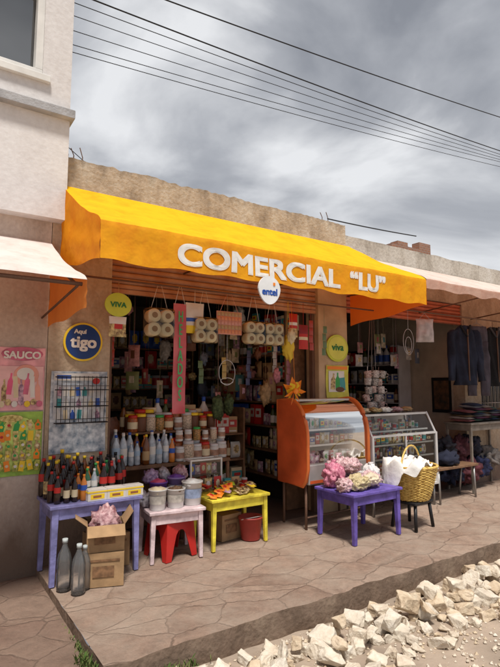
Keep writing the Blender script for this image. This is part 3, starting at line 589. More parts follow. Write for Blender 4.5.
JW=mk_jar(M("white_tub_plastic",(.6,.6,.58),.4),M("pale_lid",(.6,.62,.65),.4),M("brown_print",(.35,.2,.14),.5,var=.4,scale=20),h=.16,label="white jar with brown printed label")
GS="goods on the shop shelves"
def mk_carton(c1,c2,w_,h_,d_,label,c3=None):
    b=B(); b.box(-w_/2,w_/2,-d_/2,d_/2,0,h_,0); b.box(-w_/2+.004,w_/2-.004,-d_/2-.001,-d_/2,h_*.35,h_*.8,1); b.box(-w_*.3,w_*.15,-d_/2-.002,-d_/2-.001,h_*.5,h_*.68,2); b.box(-w_*.4,w_*.4,-d_/2-.001,-d_/2,h_*.08,h_*.16,2)
    return proto(b.done("carton",[c1,c2,c3 or c1],label=label,cat="box",group=GS))
def mk_pack(c1,c2,w_,h_,d_,label):
    b=B(); b.pillow(w_,h_,d_,mfn=lambda u,v:1 if (u-.5)**2*1.3+(v-.5)**2<.09 else 0,n=10); return proto(b.done("packet",[c1,c2],label=label,cat="packet",group=GS))
def mk_can(c1,c2,r,h,label):
    b=B(); b.lathe([(r*.93,0),(r,.006),(r,h*.25)],m=0); b.lathe([(r,h*.25),(r,h*.8)],m=1,cap=False); b.lathe([(r,h*.8),(r,h-.006),(r*.93,h)],m=0); return proto(b.done("tin_can",[c1,c2],label=label,cat="can",group=GS))
def mk_sbottle(c1,c2,c3,r,h,label):
    b=B(); b.lathe([(r,0),(r,h*.6),(r*.4,h*.78),(r*.35,h*.85)],m=0,seg=12); b.lathe([(r*1.02,h*.15),(r*1.02,h*.5)],m=1,cap=False,seg=12); b.lathe([(r*.42,h*.85),(r*.42,h)],m=2,seg=10); return proto(b.done("bottle",[c1,c2,c3],label=label,cat="bottle",group=GS))
SHELFG=[mk_carton(TAN,RED,.09,.16,.06,"tan carton with red panel on shelf",WHITE),mk_carton(OFFW,BLUE,.10,.13,.06,"white carton with blue panel on shelf",WHITE),mk_carton(RED,OFFW,.07,.18,.05,"red carton with white panel on shelf"),mk_carton(TEAL,YEL,.09,.14,.06,"teal carton with yellow panel on shelf",RED),
 mk_pack(MIXP,WHITE,.11,.17,.05,"orange printed packet with white panel on shelf"),mk_pack(BLUE,YEL,.11,.17,.05,"blue packet with yellow panel on shelf"),mk_pack(RED,CREAM,.12,.18,.05,"red packet with cream panel on shelf"),mk_pack(MIXB,WHITE,.10,.15,.05,"violet printed packet with white panel on shelf"),mk_pack(OFFW,GRN,.11,.16,.05,"white packet with green panel on shelf"),
 mk_can(LGREY,RED,.04,.12,"tin can with red label on shelf"),mk_can(LGREY,TEAL,.04,.12,"tin can with teal label on shelf"),mk_can(CREAM,BROWN,.05,.15,"cream tin with brown label on shelf"),
 mk_sbottle(M("white_bottle",(.6,.6,.6),.4),BLUE,BLUE,.035,.22,"white bottle with blue label on shelf"),mk_sbottle(M("amber_bottle",(.2,.08,.02),.2),CREAM,BLACK,.03,.24,"amber bottle with cream label on shelf"),mk_sbottle(M("olive_bottle",(.08,.1,.03),.2),WHITE,RED,.032,.25,"olive bottle with white label on shelf"),mk_pack(TAN,BROWN,.12,.15,.06,"tan packet with brown panel on shelf"),mk_carton(BROWN,CREAM,.11,.09,.07,"brown carton with cream panel on shelf"),mk_pack(CREAM,MIXB,.10,.14,.05,"cream packet with violet panel on shelf"),mk_pack(OFFW,MIXP,.13,.17,.07,"white packet with printed panel on shelf"),mk_carton(CREAM,TEAL,.12,.12,.07,"cream carton with teal panel on shelf",RED)]
HGT={o.name:max(v[2] for v in o.bound_box) for o in SHELFG}
def shelf_unit(loc,w_,zs,d=.32,face=0,fill=SHELFG,label="dark wooden shelf unit packed with goods",woodm=WOOD,top=.3):
    e=empty("shelf_unit",loc,label,"shelf")
    for xa in (0,w_-.025): b=B(); b.box(xa,xa+.025,0,d,0,zs[-1]+top); o=b.done("upright",woodm); o.parent=e
    b=B(); b.box(.025,w_-.025,d-.012,d,0.02,zs[-1]+top-.01); o=b.done("back_panel",M("dark_board",(.06,.04,.03),.8)); o.parent=e
    for z in zs: b=B(); b.box(.025,w_-.025,0,d-.013,z-.018,z); o=b.done("shelf",woodm); o.parent=e
    e.rotation_euler[2]=face
    Mx=Matrix.Translation(loc)@Matrix.Rotation(face,4,'Z')
    for zi,z in enumerate(zs):
        gap=(zs[zi+1]-z if zi<len(zs)-1 else .4)-.03
        x=.07; left=0
        while x<w_-.08:
            if left==0: pr=rnd.choice(fill); left=rnd.randint(1,3); s0=min(rnd.uniform(.9,1.7),gap/HGT[pr.name]); x+=rnd.choice((0,0,.015)); stack=HGT[pr.name]*s0*2<gap
            wd_=(max(v[0] for v in pr.bound_box)-min(v[0] for v in pr.bound_box))*s0
            yo=rnd.uniform(0,.05)
            for q_ in range(2 if stack else 1):
                p_=Mx@Vector((x+wd_/2-.03,.06+yo,z+.001+q_*HGT[pr.name]*s0)); s_=s0*rnd.uniform(.93,1.0)
                dup(pr,p_,face+rnd.uniform(-.35,.35),sv=(s_,s_,s_))
            x+=wd_*1.02+.002; left-=1
    return e
shelf_unit((1.52,2.62,.01),2.2,[.80,1.12,1.42,1.72,2.02],.34,0,label="dark wooden shelf unit packed with goods against back wall")
shelf_unit((3.76,2.55,.01),2.25,[.35,.66,.96,1.26,1.56,1.86,2.14],.30,math.radians(-90),label="dark wooden shelf unit packed with goods along side wall")
shelf_unit((2.86,.62,.01),.52,[.3,.6,.9],.28,0,label="low wooden shelf unit packed with goods near entrance")
shelf_unit((4.6,2.62,.01),2.1,[.85,1.18,1.5,1.82],.34,0,label="wooden shelf unit with goods in neighbouring bay",woodm=M("pale_wood",(.4,.3,.2),.7))
shelf_unit((6.68,2.5,.01),1.5,[.85,1.18,1.5,1.82],.30,math.radians(-90),label="pale shelf unit with goods along beige wall",woodm=LGREY)
# ------------------------------------------------------------------ tables
def table(name,x0,x1,y0,y1,h,mat,label,rz=0,leg=.042,cat="table"):
    cx,cy=(x0+x1)/2,(y0+y1)/2; w_=(x1-x0)/2; d=(y1-y0)/2
    e=empty(name,(0,0,0),label,cat)
    b=B(); b.box(-w_-.02,w_+.02,-d-.02,d+.02,h-.028,h); b.done("table_top",mat,parent=e,bevel=.006)
    b=B()
    b.box(-w_+leg,w_-leg,-d+.006,-d+.024,h-.11,h-.03); b.box(-w_+leg,w_-leg,d-.024,d-.006,h-.11,h-.03); b.box(-w_+.006,-w_+.024,-d+leg,d-leg,h-.11,h-.03); b.box(w_-.024,w_-.006,-d+leg,d-leg,h-.11,h-.03)
    b.done("apron",mat,parent=e,bevel=.003)
    for sx in (-1,1):
        for sy in (-1,1):
            b=B(); xa=sx*(w_-leg/2); ya=sy*(d-leg/2)
            A=[b.bm.verts.new((xa+a_*leg*.36+sx*.008,ya+c_*leg*.36+sy*.008,0)) for a_,c_ in ((-1,-1),(1,-1),(1,1),(-1,1))]
            C=[b.bm.verts.new((xa+a_*leg*.5,ya+c_*leg*.5,h-.029)) for a_,c_ in ((-1,-1),(1,-1),(1,1),(-1,1))]
            b.f(A[::-1]);b.f(C)
            for k in range(4): b.f([A[k],A[(k+1)%4],C[(k+1)%4],C[k]])
            b.done("leg",mat,parent=e,bevel=.003)
    return move(e,(cx,cy,.006),rz)
LIL=paint("lilac_blue_paint",(.22,.22,.46)); PUR=paint("purple_paint",(.13,.09,.38)); PKW=paint("pinkish_white_paint",(.66,.53,.55)); YLP=paint("yellow_paint",(.78,.64,.06))
table("table",.92,1.60,-.52,-.08,.58,LIL,"lilac blue painted wooden table covered with bottles",leg=.05)
table("table",1.74,2.20,-.52,-.12,.42,PKW,"low pinkish white wooden table with plastic tubs",rz=-.12)
table("table",2.30,2.90,-.50,-.10,.45,YLP,"low yellow painted wooden table with snacks")
table("table",3.46,4.12,-1.08,-.58,.46,PUR,"low purple painted wooden table with pink bags",leg=.05,rz=.02)
bt=[COLA,COLA2,BRB,COLA,ORB,COLA2,COLA3,GNB,COLA,BRB,CLB,COLA2,COLA3]
k=0
for r_,(y,sc_) in enumerate(((-.11,1.2),(-.18,1.12),(-.25,1.05),(-.32,.98),(-.39,.9),(-.455,.82))):
    n=[10,10,10,9,8,4][r_]
    for i in range(n):
        dup(bt[(k*3+r_*2)%13],(.938+i*.066+(r_%2)*.028+rnd.uniform(-.006,.006),y+rnd.uniform(-.008,.008),.588),rnd.uniform(0,6),sc_*rnd.uniform(.92,1.08)); k+=1
b=B(); b.box(-.075,.075,-.05,.05,0,.085,0); b.box(-.078,.078,-.053,.053,.060,.072,1); b.box(-.055,.055,-.0515,-.05,.012,.05,1); b.box(-.035,.03,-.0525,-.0515,.022,.04,2)
BX=proto(b.done("carton",[M("white_carton",(.66,.64,.6),.6),YEL,M("brown_carton_print",(.3,.12,.05),.5)],label="small white carton with yellow edging on lilac table",cat="box",group="white cartons on the lilac table",bevel=.002))
for x,rz in ((1.25,.05),(1.405,-.03),(1.55,.04)): dup(BX,(x,-.475,.588),rz)
def tub(x,y,z,r,h,mb,ml,content,label):
    e=empty("plastic_tub",(0,0,0),label,"tub","plastic tubs on the low table")
    b=B(); b.lathe([(r*.82,0),(r*.84,.004),(r*.98,h*.93),(r*1.06,h*.93),(r*1.06,h),(r*.97,h),(r*.93,h*.85)],seg=24,cap=False); b.lathe([(0.001,0.001),(r*.82,.001)],seg=24,cap=False); b.done("body",mb,parent=e)
    b=B(); b.blob((r*.9,r*.9,h*.22),(0,0,h*.88),amp=.35,fr=5,seed=x); b.done("contents",content,parent=e)
    b=B(); b.lathe([(r*.90,h*.3),(r*.955,h*.7)],seg=24,cap=False)
    for v in b.bm.verts: v.co.x*=1.012; v.co.y*=1.012
    b.done("paper_label",ml,parent=e)
    return move(e,(x,y,z),rnd.uniform(-.3,.3))
TUBW=M("white_bucket_plastic",(.66,.66,.64),.4)
tub(1.80,-.42,.428,.075,.17,TUBW,M("faded_label",(.5,.47,.42),.6,var=.3,scale=25),CREAM,"white tub with faded label on low table")
tub(1.97,-.42,.428,.08,.16,TUBW,M("faded_label",(.5,.47,.42),.6),M("dark_grain",(.15,.09,.05),.8,var=.5,scale=60),"white tub filled with brown grain")
tub(2.14,-.40,.428,.09,.20,TUBW,M("blue_label_print",(.3,.38,.55),.5,var=.4,scale=20),TUBW,"large white tub with blue label and lid")
tub(1.88,-.25,.428,.08,.2,PURP,WHITE,PNK,"purple tub with white label on low table"); tub(2.07,-.22,.428,.08,.22,M("lilac_tub",(.35,.25,.55),.4),WHITE,PURP,"lilac tub on low table")
SNM=[M("violet_mottle",(.22,.10,.35),.35,var=.6,scale=35,bump=.4,bscale=30,col2=(.6,.45,.65)),M("grey_mottle",(.4,.38,.42),.35,var=.5,scale=30,bump=.4,bscale=30),M("rose_mottle",(.5,.15,.25),.35,var=.5,scale=35,bump=.4,bscale=30,col2=(.75,.55,.55))]
for i,(x,y,z) in enumerate([(1.84,-.18,.60),(1.98,-.14,.60),(2.15,-.14,.60),(1.72,-.15,.43),(1.75,-.28,.43)]):
    b=B(); b.blob((.075,.055,.07),(0,0,.06),amp=.5,fr=3,seed=i+20,flat=.9,crease=.15); move(b.done("plastic_bag",SNM[i%3],label="crumpled full plastic bag on low table",cat="bag",group="plastic bags on the low table"),(x,y,z),i)
snm=[ORG,YEL,RED,M("lime_pack",(.4,.6,.05),.35),MIXP,MIXB,BROWN,TAN]
for i in range(60):
    a_=snm[i%8]; c_=snm[(i*3+2)%8]
    b=B(); b.pillow(.062,.085,.026,mfn=lambda u,v:1 if (u-.5)**2+(v-.5)**2<.07 else 0,n=8,seed=i); o=b.done("snack_packet",[a_,c_],label="small bright snack packet lying on yellow table",cat="packet",group="snack packets on the yellow table")
    o.location=(2.31+.58*((i*0.381966)%1),-.49+.34*((i*.7548)%1),.456+.018*(i//18)+.012); o.rotation_euler=(math.radians(-75+rnd.uniform(-15,15)),rnd.uniform(-.2,.2),rnd.uniform(-1.2,1.2))
for i in range(6): dup(SHELFG[[0,4,6,3,15,9][i]],(2.34+i*.105,-.15,.456),rnd.uniform(-.1,.1),.75)
st=empty("stool",(0,0,0),"small red moulded plastic stool beside the low table","stool")
b=B(); b.box(-.145,.145,-.145,.145,.345,.385); b.done("seat",RED,parent=st,bevel=.015)
b=B()
def skirt(ax,sg):
    top_,bot=.138,.165; n=12
    def pt(u,z): 
        k=top_+(bot-top_)*(1-z/.345); xx=u*k
        return (xx,sg*k,z) if ax==0 else (sg*k,xx,z)
    for i in range(n):
        u0=-1+2*i/n; u1=-1+2*(i+1)/n
        def arch(u): return max(0,.24*(1-(abs(u)/.62)**3)) if abs(u)<.62 else 0.0
        v=[b.bm.verts.new(pt(u,z)) for u,z in ((u0,arch(u0)),(u1,arch(u1)),(u1,.344),(u0,.344))]; b.f(v)
for ax in (0,1):
    for sg in (-1,1): skirt(ax,sg)
o=b.done("legs_moulding",RED,parent=st,weld=True); md=o.modifiers.new("thick",'SOLIDIFY'); md.thickness=.006
move(st,(1.97,-.33,.006),.2)
def cbox(x,y,z,w_,d,h,rz,label,openf=True):
    e=empty("cardboard_box",(0,0,0),label,"box","cardboard boxes under the table")
    b=B(); t=.006; b.box(-w_/2,w_/2,-d/2,-d/2+t,0,h); b.box(-w_/2,w_/2,d/2-t,d/2,0,h); b.box(-w_/2,-w_/2+t,-d/2+t,d/2-t,0,h); b.box(w_/2-t,w_/2,-d/2+t,d/2-t,0,h); b.box(-w_/2+t,w_/2-t,-d/2+t,d/2-t,0,t)
    if not openf: b.box(-w_/2+t,w_/2-t,-d/2+t,d/2-t,h-t-.002,h-.002)
    for v in b.bm.verts: v.co+=Vector((.006*noise.noise(v.co*9),.008*noise.noise(v.co*8+Vector((3,0,0))),0))
    b.done("body",CARD,parent=e)
    b=B(); b.box(-w_*.3,w_*.25,-d/2-.0075,-d/2-.006,h*.3,h*.62); b.box(-w_/2+.03,w_/2-.03,-d/2-.0075,-d/2-.006,h*.76,h*.82); b.done("printed_label",M("brown_box_print",(.22,.12,.06),.8,var=.4,scale=30),parent=e)
    if openf:
        for s_,ang in ((-1,.9),(1,.6)):
            b=B(); T=Matrix.Translation((s_*w_/2,0,h))@Matrix.Rotation(s_*ang,4,'Y'); b.box(-.002,.002,-d/2,d/2,0,w_*.4,T=T); b.done("flap",CARD,parent=e)
        b=B(); T=Matrix.Translation((0,-d/2,h))@Matrix.Rotation(2.3,4,'X'); b.box(-w_/2,w_/2,-.002,.002,0,d*.4,T=T); b.done("flap",CARD,parent=e)
    return move(e,(x,y,z),rz)
cbox(1.30,-.60,.006,.28,.24,.24,-.35,"worn brown cardboard box on pavement",False)
cbox(1.30,-.58,.248,.27,.24,.19,-.25,"open brown cardboard box stacked on another")
cbox(1.42,-.25,.006,.3,.26,.26,.1,"brown cardboard box under lilac table",False)
cbox(2.62,-.18,.006,.24,.2,.24,.15,"brown cardboard box under yellow table",False)
MAR=M("pink_mottled_sack",(.42,.12,.16),.6,var=.5,scale=30,bump=.4,col2=(.65,.45,.46))
b=B(); b.blob((.11,.10,.15),(0,0,.14),amp=.35,fr=3,seed=2,flat=.9,crease=.12,sub=4); o=b.done("sack",MAR,label="mottled pink plastic sack in open cardboard box",cat="sack"); o.location=(1.30,-.58,.27)
dup(EMP,(1.07,-.72,.004),.3,.95); dup(EMP,(1.00,-.60,.004),1.3,1.0); dup(EMP,(1.13,-.66,.004),2,.85)
bk=empty("bucket",(0,0,0),"small red plastic bucket under yellow table","bucket")
b=B(); b.lathe([(.001,.002),(.085,.002),(.09,.01),(.115,.2),(.122,.2),(.122,.215),(.108,.215),(.084,.02)],seg=24,cap=False); b.done("body",M("faded_red_plastic",(.42,.06,.05),.5,var=.2),parent=bk)
b=B(); b.path([(.12*math.cos(t),-.02-.06*math.sin(t),.2+.02*math.sin(t)) for t in [math.pi*i/12 for i in range(13)]],.004); b.done("handle",WHITE,parent=bk)
move(bk,(2.80,-.36,.006))
# central stand
stt=empty("display_stand",(2.25,.25,0),"tiered wooden stand with jars and bottles behind tables","stand")
B().box(1.56,2.80,.02,.5,.70,.73).done("shelf",WOOD,parent=stt); B().box(1.75,2.75,.22,.5,1.0,1.02).done("shelf",WOOD,parent=stt)
tubes("leg",[((x,y,.01),(x,y,.70),.02) for x in (1.58,2.26,2.78) for y in (.04,.48)]+[((x,y,.731),(x,y,1.0),.012) for x in (1.77,2.73) for y in (.24,.48)],WOOD,stt,6)
wb=[WAT,WA2,CLB,WAT,BRB,WA2,WAT,CLB,ORB]
for i in range(9): dup(wb[i%9],(1.60+i*.07+rnd.uniform(-.008,.008),.065+(i%2)*.02,.732),i,rnd.uniform(.8,1.12))
for i in range(9): dup(wb[(i*4+1)%9],(1.62+i*.07+rnd.uniform(-.008,.008),.145,.732),i,rnd.uniform(.95,1.2))
for i in range(6): dup([JW,JP,JW,JR,JW,JW][i],(2.25+i*.098,.09+rnd.uniform(-.015,.015),.732),rnd.uniform(-1,1),rnd.uniform(.85,1.12))
for i in range(6): dup([JR,JP,JW][i%3],(2.27+i*.098,.19,.732),rnd.uniform(-1,1),1.2)
for i in range(6): dup([JW,JW,JG,JW,JP,JW][i],(2.25+i*.098,.10,.925),rnd.uniform(-1,1),rnd.uniform(.55,.75))
JJ=[JR,JB,JP,JG,JR,JW,JP,JB]
for i in range(10): dup(JJ[i%8],(1.82+i*.098+rnd.uniform(-.01,.01),.27,1.022),rnd.uniform(-1,1),rnd.uniform(.62,.98))
for i in range(10): dup(JJ[(i*3+1)%8],(1.84+i*.098+rnd.uniform(-.01,.01),.37,1.022),rnd.uniform(-1,1),rnd.uniform(.85,1.2))
for i in range(11):
    dup([SHELFG[13],SHELFG[14],SHELFG[12],SHELFG[11],SHELFG[0],SHELFG[4]][(i*5)%6],(1.80+i*.092,.46,1.022),rnd.uniform(-1,1),rnd.uniform(1.1,1.6))
gc=empty("glass_cabinet",(2.45,-.02,.45),"small white-framed glass cabinet full of sweets","cabinet")
x0,x1,z0,z1=2.28,2.62,.46,.76; y0,y1=-.10,.04
b=B()
for x in (x0,x1):
    for y in (y0,y1): b.box(x-.008,x+.008,y-.008,y+.008,z0,z1)
for z in (z0,z1-.016):
    for y in (y0,y1): b.box(x0+.008,x1-.008,y-.007,y+.007,z,z+.016)
    for x in (x0,x1): b.box(x-.007,x+.007,y0+.008,y1-.008,z,z+.016)
b.done("frame",WHITE,parent=gc)
B().box(x0+.01,x1-.01,y0+.01,y1-.01,.60,.606).done("shelf",GL,parent=gc)
B().box(x0+.008,x1-.008,y0-.002,y0+.001,z0+.016,z1-.016).done("pane",GL,parent=gc)
for z in (.478,.608):
    for i in range(5): dup(rnd.choice(SHELFG[:9]),(x0+.045+i*.062,-.04,z),0,.6)
b=B(); b.blob((.16,.12,.2),(0,0,.2),amp=.35,fr=2.5,seed=8,flat=.95,crease=.12); o=b.done("sack",M("pale_pink_sack",(.42,.30,.28),.7,var=.3,scale=12,bump=.4),label="pale pinkish sack standing behind the stall",cat="sack"); o.location=(1.75,.8,.75)
b=B(); b.box(1.5,2.4,.6,1.1,.01,.75); b.done("counter",WOOD,origin=(1.95,.85,0),label="dark wooden counter inside the shop",cat="counter",bevel=.01)
# ------------------------------------------------------------------ curved display case
dc=empty("display_case",(3.88,-.25,0),"red-orange sided curved glass display case on metal legs","display case")
prof=[(0,.44),(0,1.32),(-.20,1.33)]+[(-.20-.30*math.sin(t),1.33-.40*(1-math.cos(t))) for t in [math.pi/2*i/10 for i in range(1,11)]]+[(-.5,.62),(-.47,.50),(-.42,.44)]
RO=M("red_orange_panel",(.70,.13,.04),.35,var=.22,scale=4); METB=M("brushed_metal_panel",(.55,.54,.52),.35,metal=.4,var=.15)
X0,X1=3.40,4.32
n_=len(prof); inn=[(-.21+(y+.21)*.80,.90+(z-.90)*.86) for y,z in prof]
for xa,xb,xo in ((X0,X0+.030,X0-.006),(X1-.030,X1,X1+.006)):
    b=B(); A=[b.bm.verts.new((xa,y,z)) for y,z in prof]; C=[b.bm.verts.new((xb,y,z)) for y,z in prof]; b.f(A); b.f(C[::-1])
    for i in range(n_): b.f([A[i],C[i],C[(i+1)%n_],A[(i+1)%n_]])
    sp_=b.done("side_panel",RO,parent=dc,bevel=.004)
    # raised edge moulding following the curve
    b=B(); b.path([((xa+xb)/2,y,z) for y,z in prof],.019,closed=True,seg=8); b.done("edge_moulding",M("orange_edge_moulding",(.78,.20,.05),.3),parent=dc)
B().box(X0+.036,X1-.036,-.488,-.0,.455,.66).done("base",METB,parent=dc,bevel=.01)
B().box(X0+.05,X1-.05,-.492,-.489,.47,.50).done("stripe",RO,parent=dc)
B().box(X0+.036,X1-.036,-.24,-.0,1.29,1.325).done("top_panel",OFFW,parent=dc,bevel=.005)
B().box(X0+.036,X1-.036,-.015,-.003,.66,1.29).done("back_panel",LGREY,parent=dc)
cv=[(-.24,1.31)]+[(-.20-.285*math.sin(t),1.315-.385*(1-math.cos(t))) for t in [math.pi/2*i/12 for i in range(2,13)]]+[(-.486,.665)]
b=B(); rows=[[b.bm.verts.new((x,y,z)) for y,z in cv] for x in (X0+.037,X1-.037)]
for i in range(len(cv)-1): b.f([rows[0][i],rows[1][i],rows[1][i+1],rows[0][i+1]],0,True)
b.done("curved_glass",GLC,parent=dc)
for z,yy in ((.84,-.42),(1.0,-.40),(1.15,-.32)):
    B().box(X0+.04,X1-.04,yy,-.02,z,z+.008).done("shelf",GL,parent=dc)
    B().box(X0+.04,X1-.04,yy-.010,yy-.001,z-.006,z+.014).done("shelf_trim",WHITE,parent=dc)
tubes("leg",[((x,y,.0),(x,y,.455),.014) for x in (X0+.05,X1-.05) for y in (-.42,-.05)],RUST,dc)
B().tube((X0+.064,-.42,.12),(X1-.064,-.42,.12),.009).done("crossbar",RUST,parent=dc)
small=[SHELFG[i] for i in (0,1,2,4,6,7,8,15,16,3,17,18)]
for z,yy in ((.662,-.40),(.662,-.25),(.849,-.35),(.849,-.2),(1.009,-.34),(1.009,-.18),(1.159,-.25)):
    x=X0+.08
    while x<X1-.07: dup(rnd.choice(small),(x,yy,z),rnd.uniform(-.4,.4),rnd.uniform(.5,.74)); x+=rnd.uniform(.05,.08)
# second glass showcase
d2=empty("glass_showcase",(4.95,-.25,0),"white-framed glass showcase with shelves of sweets","display case")
X0,X1,Yf,Yb,Z0,Z1=4.37,5.52,-.50,-.03,.26,1.14
b=B(); fr=.016
for x in (X0,X1):
    b.box(x-fr,x+fr,Yf-fr,Yf+fr,Z0,.90); b.box(x-fr,x+fr,Yb-fr,Yb+fr,Z0,Z1); b.path([(x,Yf,.89),(x,Yf+.13,Z1)],.016,seg=4)
    b.box(x-fr+.001,x+fr-.001,Yf+.14,Yb-fr,Z1-.025,Z1)
for z in (Z0,.88): b.box(X0+fr,X1-fr,Yf-fr+.001,Yf+fr-.001,z,z+.025)
b.box(X0+fr,X1-fr,Yf+.12,Yf+.14,Z1-.025,Z1); b.box(X0+fr,X1-fr,Yb-fr,Yb+fr,Z1-.025,Z1); b.box((X0+X1)/2-.01,(X0+X1)/2+.01,Yf-.012,Yf+.012,Z0+.026,.879)
b.done("frame",M("white_aluminium",(.66,.66,.66),.4,metal=.2),parent=d2)
B().box(X0+.017,X1-.017,Yf+.004,Yb-.017,Z0+.026,Z0+.20).done("base",OFFW,parent=d2)
for xs in (X0,X1): B().box(xs-.004,xs+.004,Yf+.017,Yb-.017,Z0,Z0+.20).done("side_panel",OFFW,parent=d2)
B().box(X0+fr,X1-fr,Yb,Yb+.006,Z0+.05,Z1-.025).done("back_panel",M("cream_back",(.66,.64,.58),.5),parent=d2)
for z in (.62,.78,.93): B().box(X0+.02,X1-.02,Yf+.03+(.08 if z>.9 else 0),Yb-.02,z,z+.008).done("shelf",GL,parent=d2)
for z in (.62,.78,.93): B().box(X0+.02,X1-.02,Yf+.02+(.08 if z>.9 else 0),Yf+.029+(.08 if z>.9 else 0),z-.006,z+.013).done("shelf_trim",WHITE,parent=d2)
b=B(); v=[b.bm.verts.new(q) for q in ((X0+fr,Yf,Z0+.2),(X1-fr,Yf,Z0+.2),(X1-fr,Yf,.88),(X0+fr,Yf,.88))]; b.f(v); v=[b.bm.verts.new(q) for q in ((X0+fr,Yf+.005,.905),(X1-fr,Yf+.005,.905),(X1-fr,Yf+.13,Z1-.025),(X0+fr,Yf+.13,Z1-.025))]; b.f(v); b.done("front_glass",GL,parent=d2)
b=B(); b.box(X0+fr,X1-fr,Yf+.14,Yb-fr,Z1-.006,Z1-.001); b.done("top_glass",GL,parent=d2)
tubes("leg",[((x,y,.0),(x,y,Z0),.014) for x in (X0+.03,X1-.03) for y in (Yf+.03,Yb-.03)],STEEL,d2)
for z in (.462,.63,.79,.94):
    for yy in (-.41,-.29,-.16):
        if z>.9 and yy<-.35: continue
        x=X0+.07
        while x<X1-.06: dup(rnd.choice(SHELFG),(x,yy+rnd.uniform(-.02,.02),z),rnd.uniform(-.4,.4),rnd.uniform(.5,.72)); x+=rnd.uniform(.05,.07)
for i,(x,mt) in enumerate([(4.55,CREAM),(4.75,MIXP),(4.95,OFFW),(5.15,SNM[2]),(5.35,TAN)]):
    b=B(); b.blob((.09,.07,.035),(0,0,.03),amp=.5,fr=3,seed=i+40,flat=.8,crease=.1); o=b.done("packet",mt,label="folded plastic packet lying on glass showcase",cat="packet",group="packets on the glass showcase"); o.location=(x,-.2,Z1+.003)
# ------------------------------------------------------------------ purple table goods
def bag(x,y,z,r,mt,seed,label,tie=True,grp="full plastic bags on the purple table"):
    b=B(); b.blob(r,(0,0,r[2]*.85),amp=.4,fr=3.2,seed=seed,flat=.85,sub=4,crease=.10)
    if tie: b.loft([(0,0,r[2]*1.6,r[0]*.3,r[1]*.3),(0,0,r[2]*1.85,r[0]*.12,r[1]*.12),(.01,0,r[2]*2.1,r[0]*.4,r[1]*.25)],seg=10,jit=.3)
    o=b.done("plastic_bag",mt,label=label,cat="bag",group=grp); o.location=(x,y,z); return o
PB=M("pink_mesh_bag",(.72,.26,.34),.35,var=.5,scale=60,bump=.6,bscale=70,col2=(.85,.68,.68)); PB2=M("deep_pink_bag",(.65,.10,.24),.3,var=.5,scale=40,bump=.6,bscale=30,col2=(.8,.35,.45)); YB=M("potato_bag",(.55,.42,.2),.5,var=.4,scale=40,bump=.6,col2=(.75,.65,.4)); WB=M("white_plastic_bag",(.72,.70,.70),.3,var=.15,bump=.6,bscale=25)
bag(3.56,-.72,.466,(.12,.1,.13),PB2,1,"deep pink plastic bag on purple table"); bag(3.72,-.62,.466,(.12,.1,.15),PB,2,"pale pink net bag on purple table"); bag(3.88,-.66,.466,(.10,.09,.12),WB,3,"white plastic bag on purple table")
bag(3.66,-.94,.466,(.14,.10,.08),YB,4,"flat bag of yellow potatoes on purple table",False); bag(3.90,-.88,.466,(.12,.1,.08),PB,5,"pink and white bag on purple table",False); bag(4.05,-.76,.466,(.10,.09,.10),WB,6,"white plastic bag on purple table"); bag(3.50,-.93,.466,(.08,.08,.07),PB,7,"small pink bag on purple table",False)
bag(3.74,-.78,.60,(.11,.09,.08),PB,9,"pink net bag heaped on other bags",False); bag(3.83,-.96,.50,(.10,.07,.06),M("cream_bag",(.7,.6,.45),.4,var=.2,bump=.5,bscale=30),12,"cream plastic bag on purple table",False)
bs=empty("stool",(0,0,0),"small black stool holding a wicker basket","stool")
b=B(); b.box(-.17,.17,-.15,.15,.25,.28); b.done("seat",BLACK,parent=bs,bevel=.01)
for sx in (-1,1):
    for sy in (-1,1): b=B(); b.tube((sx*.13,sy*.12,.25),(sx*.16,sy*.14,0),.018); b.done("leg",BLACK,parent=bs)
move(bs,(4.46,-.95,.006),.1)
WK=bpy.data.materials.new("wicker"); WK.use_nodes=True; q=WK.node_tree; nd=q.nodes; bsd=nd["Principled BSDF"]; bsd.inputs["Roughness"].default_value=.6
ta=nd.new("ShaderNodeTexNoise"); ta.inputs["Scale"].default_value=30; rr_=nd.new("ShaderNodeValToRGB"); rr_.color_ramp.elements[0].color=(.45,.26,.05,1); rr_.color_ramp.elements[1].color=(.82,.58,.17,1); rr_.color_ramp.elements[0].position=.3; rr_.color_ramp.elements[1].position=.6
tcc=nd.new("ShaderNodeTexCoord"); q.links.new(tcc.outputs["Object"],ta.inputs["Vector"]); q.links.new(ta.outputs["Fac"],rr_.inputs[0]); q.links.new(rr_.outputs[0],bsd.inputs["Base Color"])
bas=empty("wicker_basket",(0,0,0),"yellow wicker basket with white cloth on black stool","basket")
def wr(z): return .165+.10*(z/.34)**.8
b=B()
for k in range(25):
    z=.012+k*.0135; b.path([((wr(z)+.006*(1 if (i+k)%2 else -1))*math.cos(2*math.pi*i/36),(wr(z)+.006*(1 if (i+k)%2 else -1))*math.sin(2*math.pi*i/36),z) for i in range(36)],.0068,closed=True,seg=5)
b.lathe([(.001,.004),(.16,.004)],seg=24,cap=False)
for i in range(18):
    t=2*math.pi*(i+.25)/18; b.tube((wr(0)*math.cos(t),wr(0)*math.sin(t),0),(wr(.34)*math.cos(t),wr(.34)*math.sin(t),.34),.005)
b.done("body",WK,parent=bas)
b=B(); b.path([((wr(.34)+.004*math.sin(t*20))*math.cos(t),(wr(.34)+.004*math.sin(t*20))*math.sin(t),.350) for t in [2*math.pi*i/60 for i in range(60)]],.014,closed=True); b.done("rim",WK,parent=bas)
b=B(); b.path([(.255*math.cos(t),0,.34+.21*math.sin(t)) for t in [math.pi*i/20 for i in range(21)]],.010); b.done("handle",WK,parent=bas)
b=B()
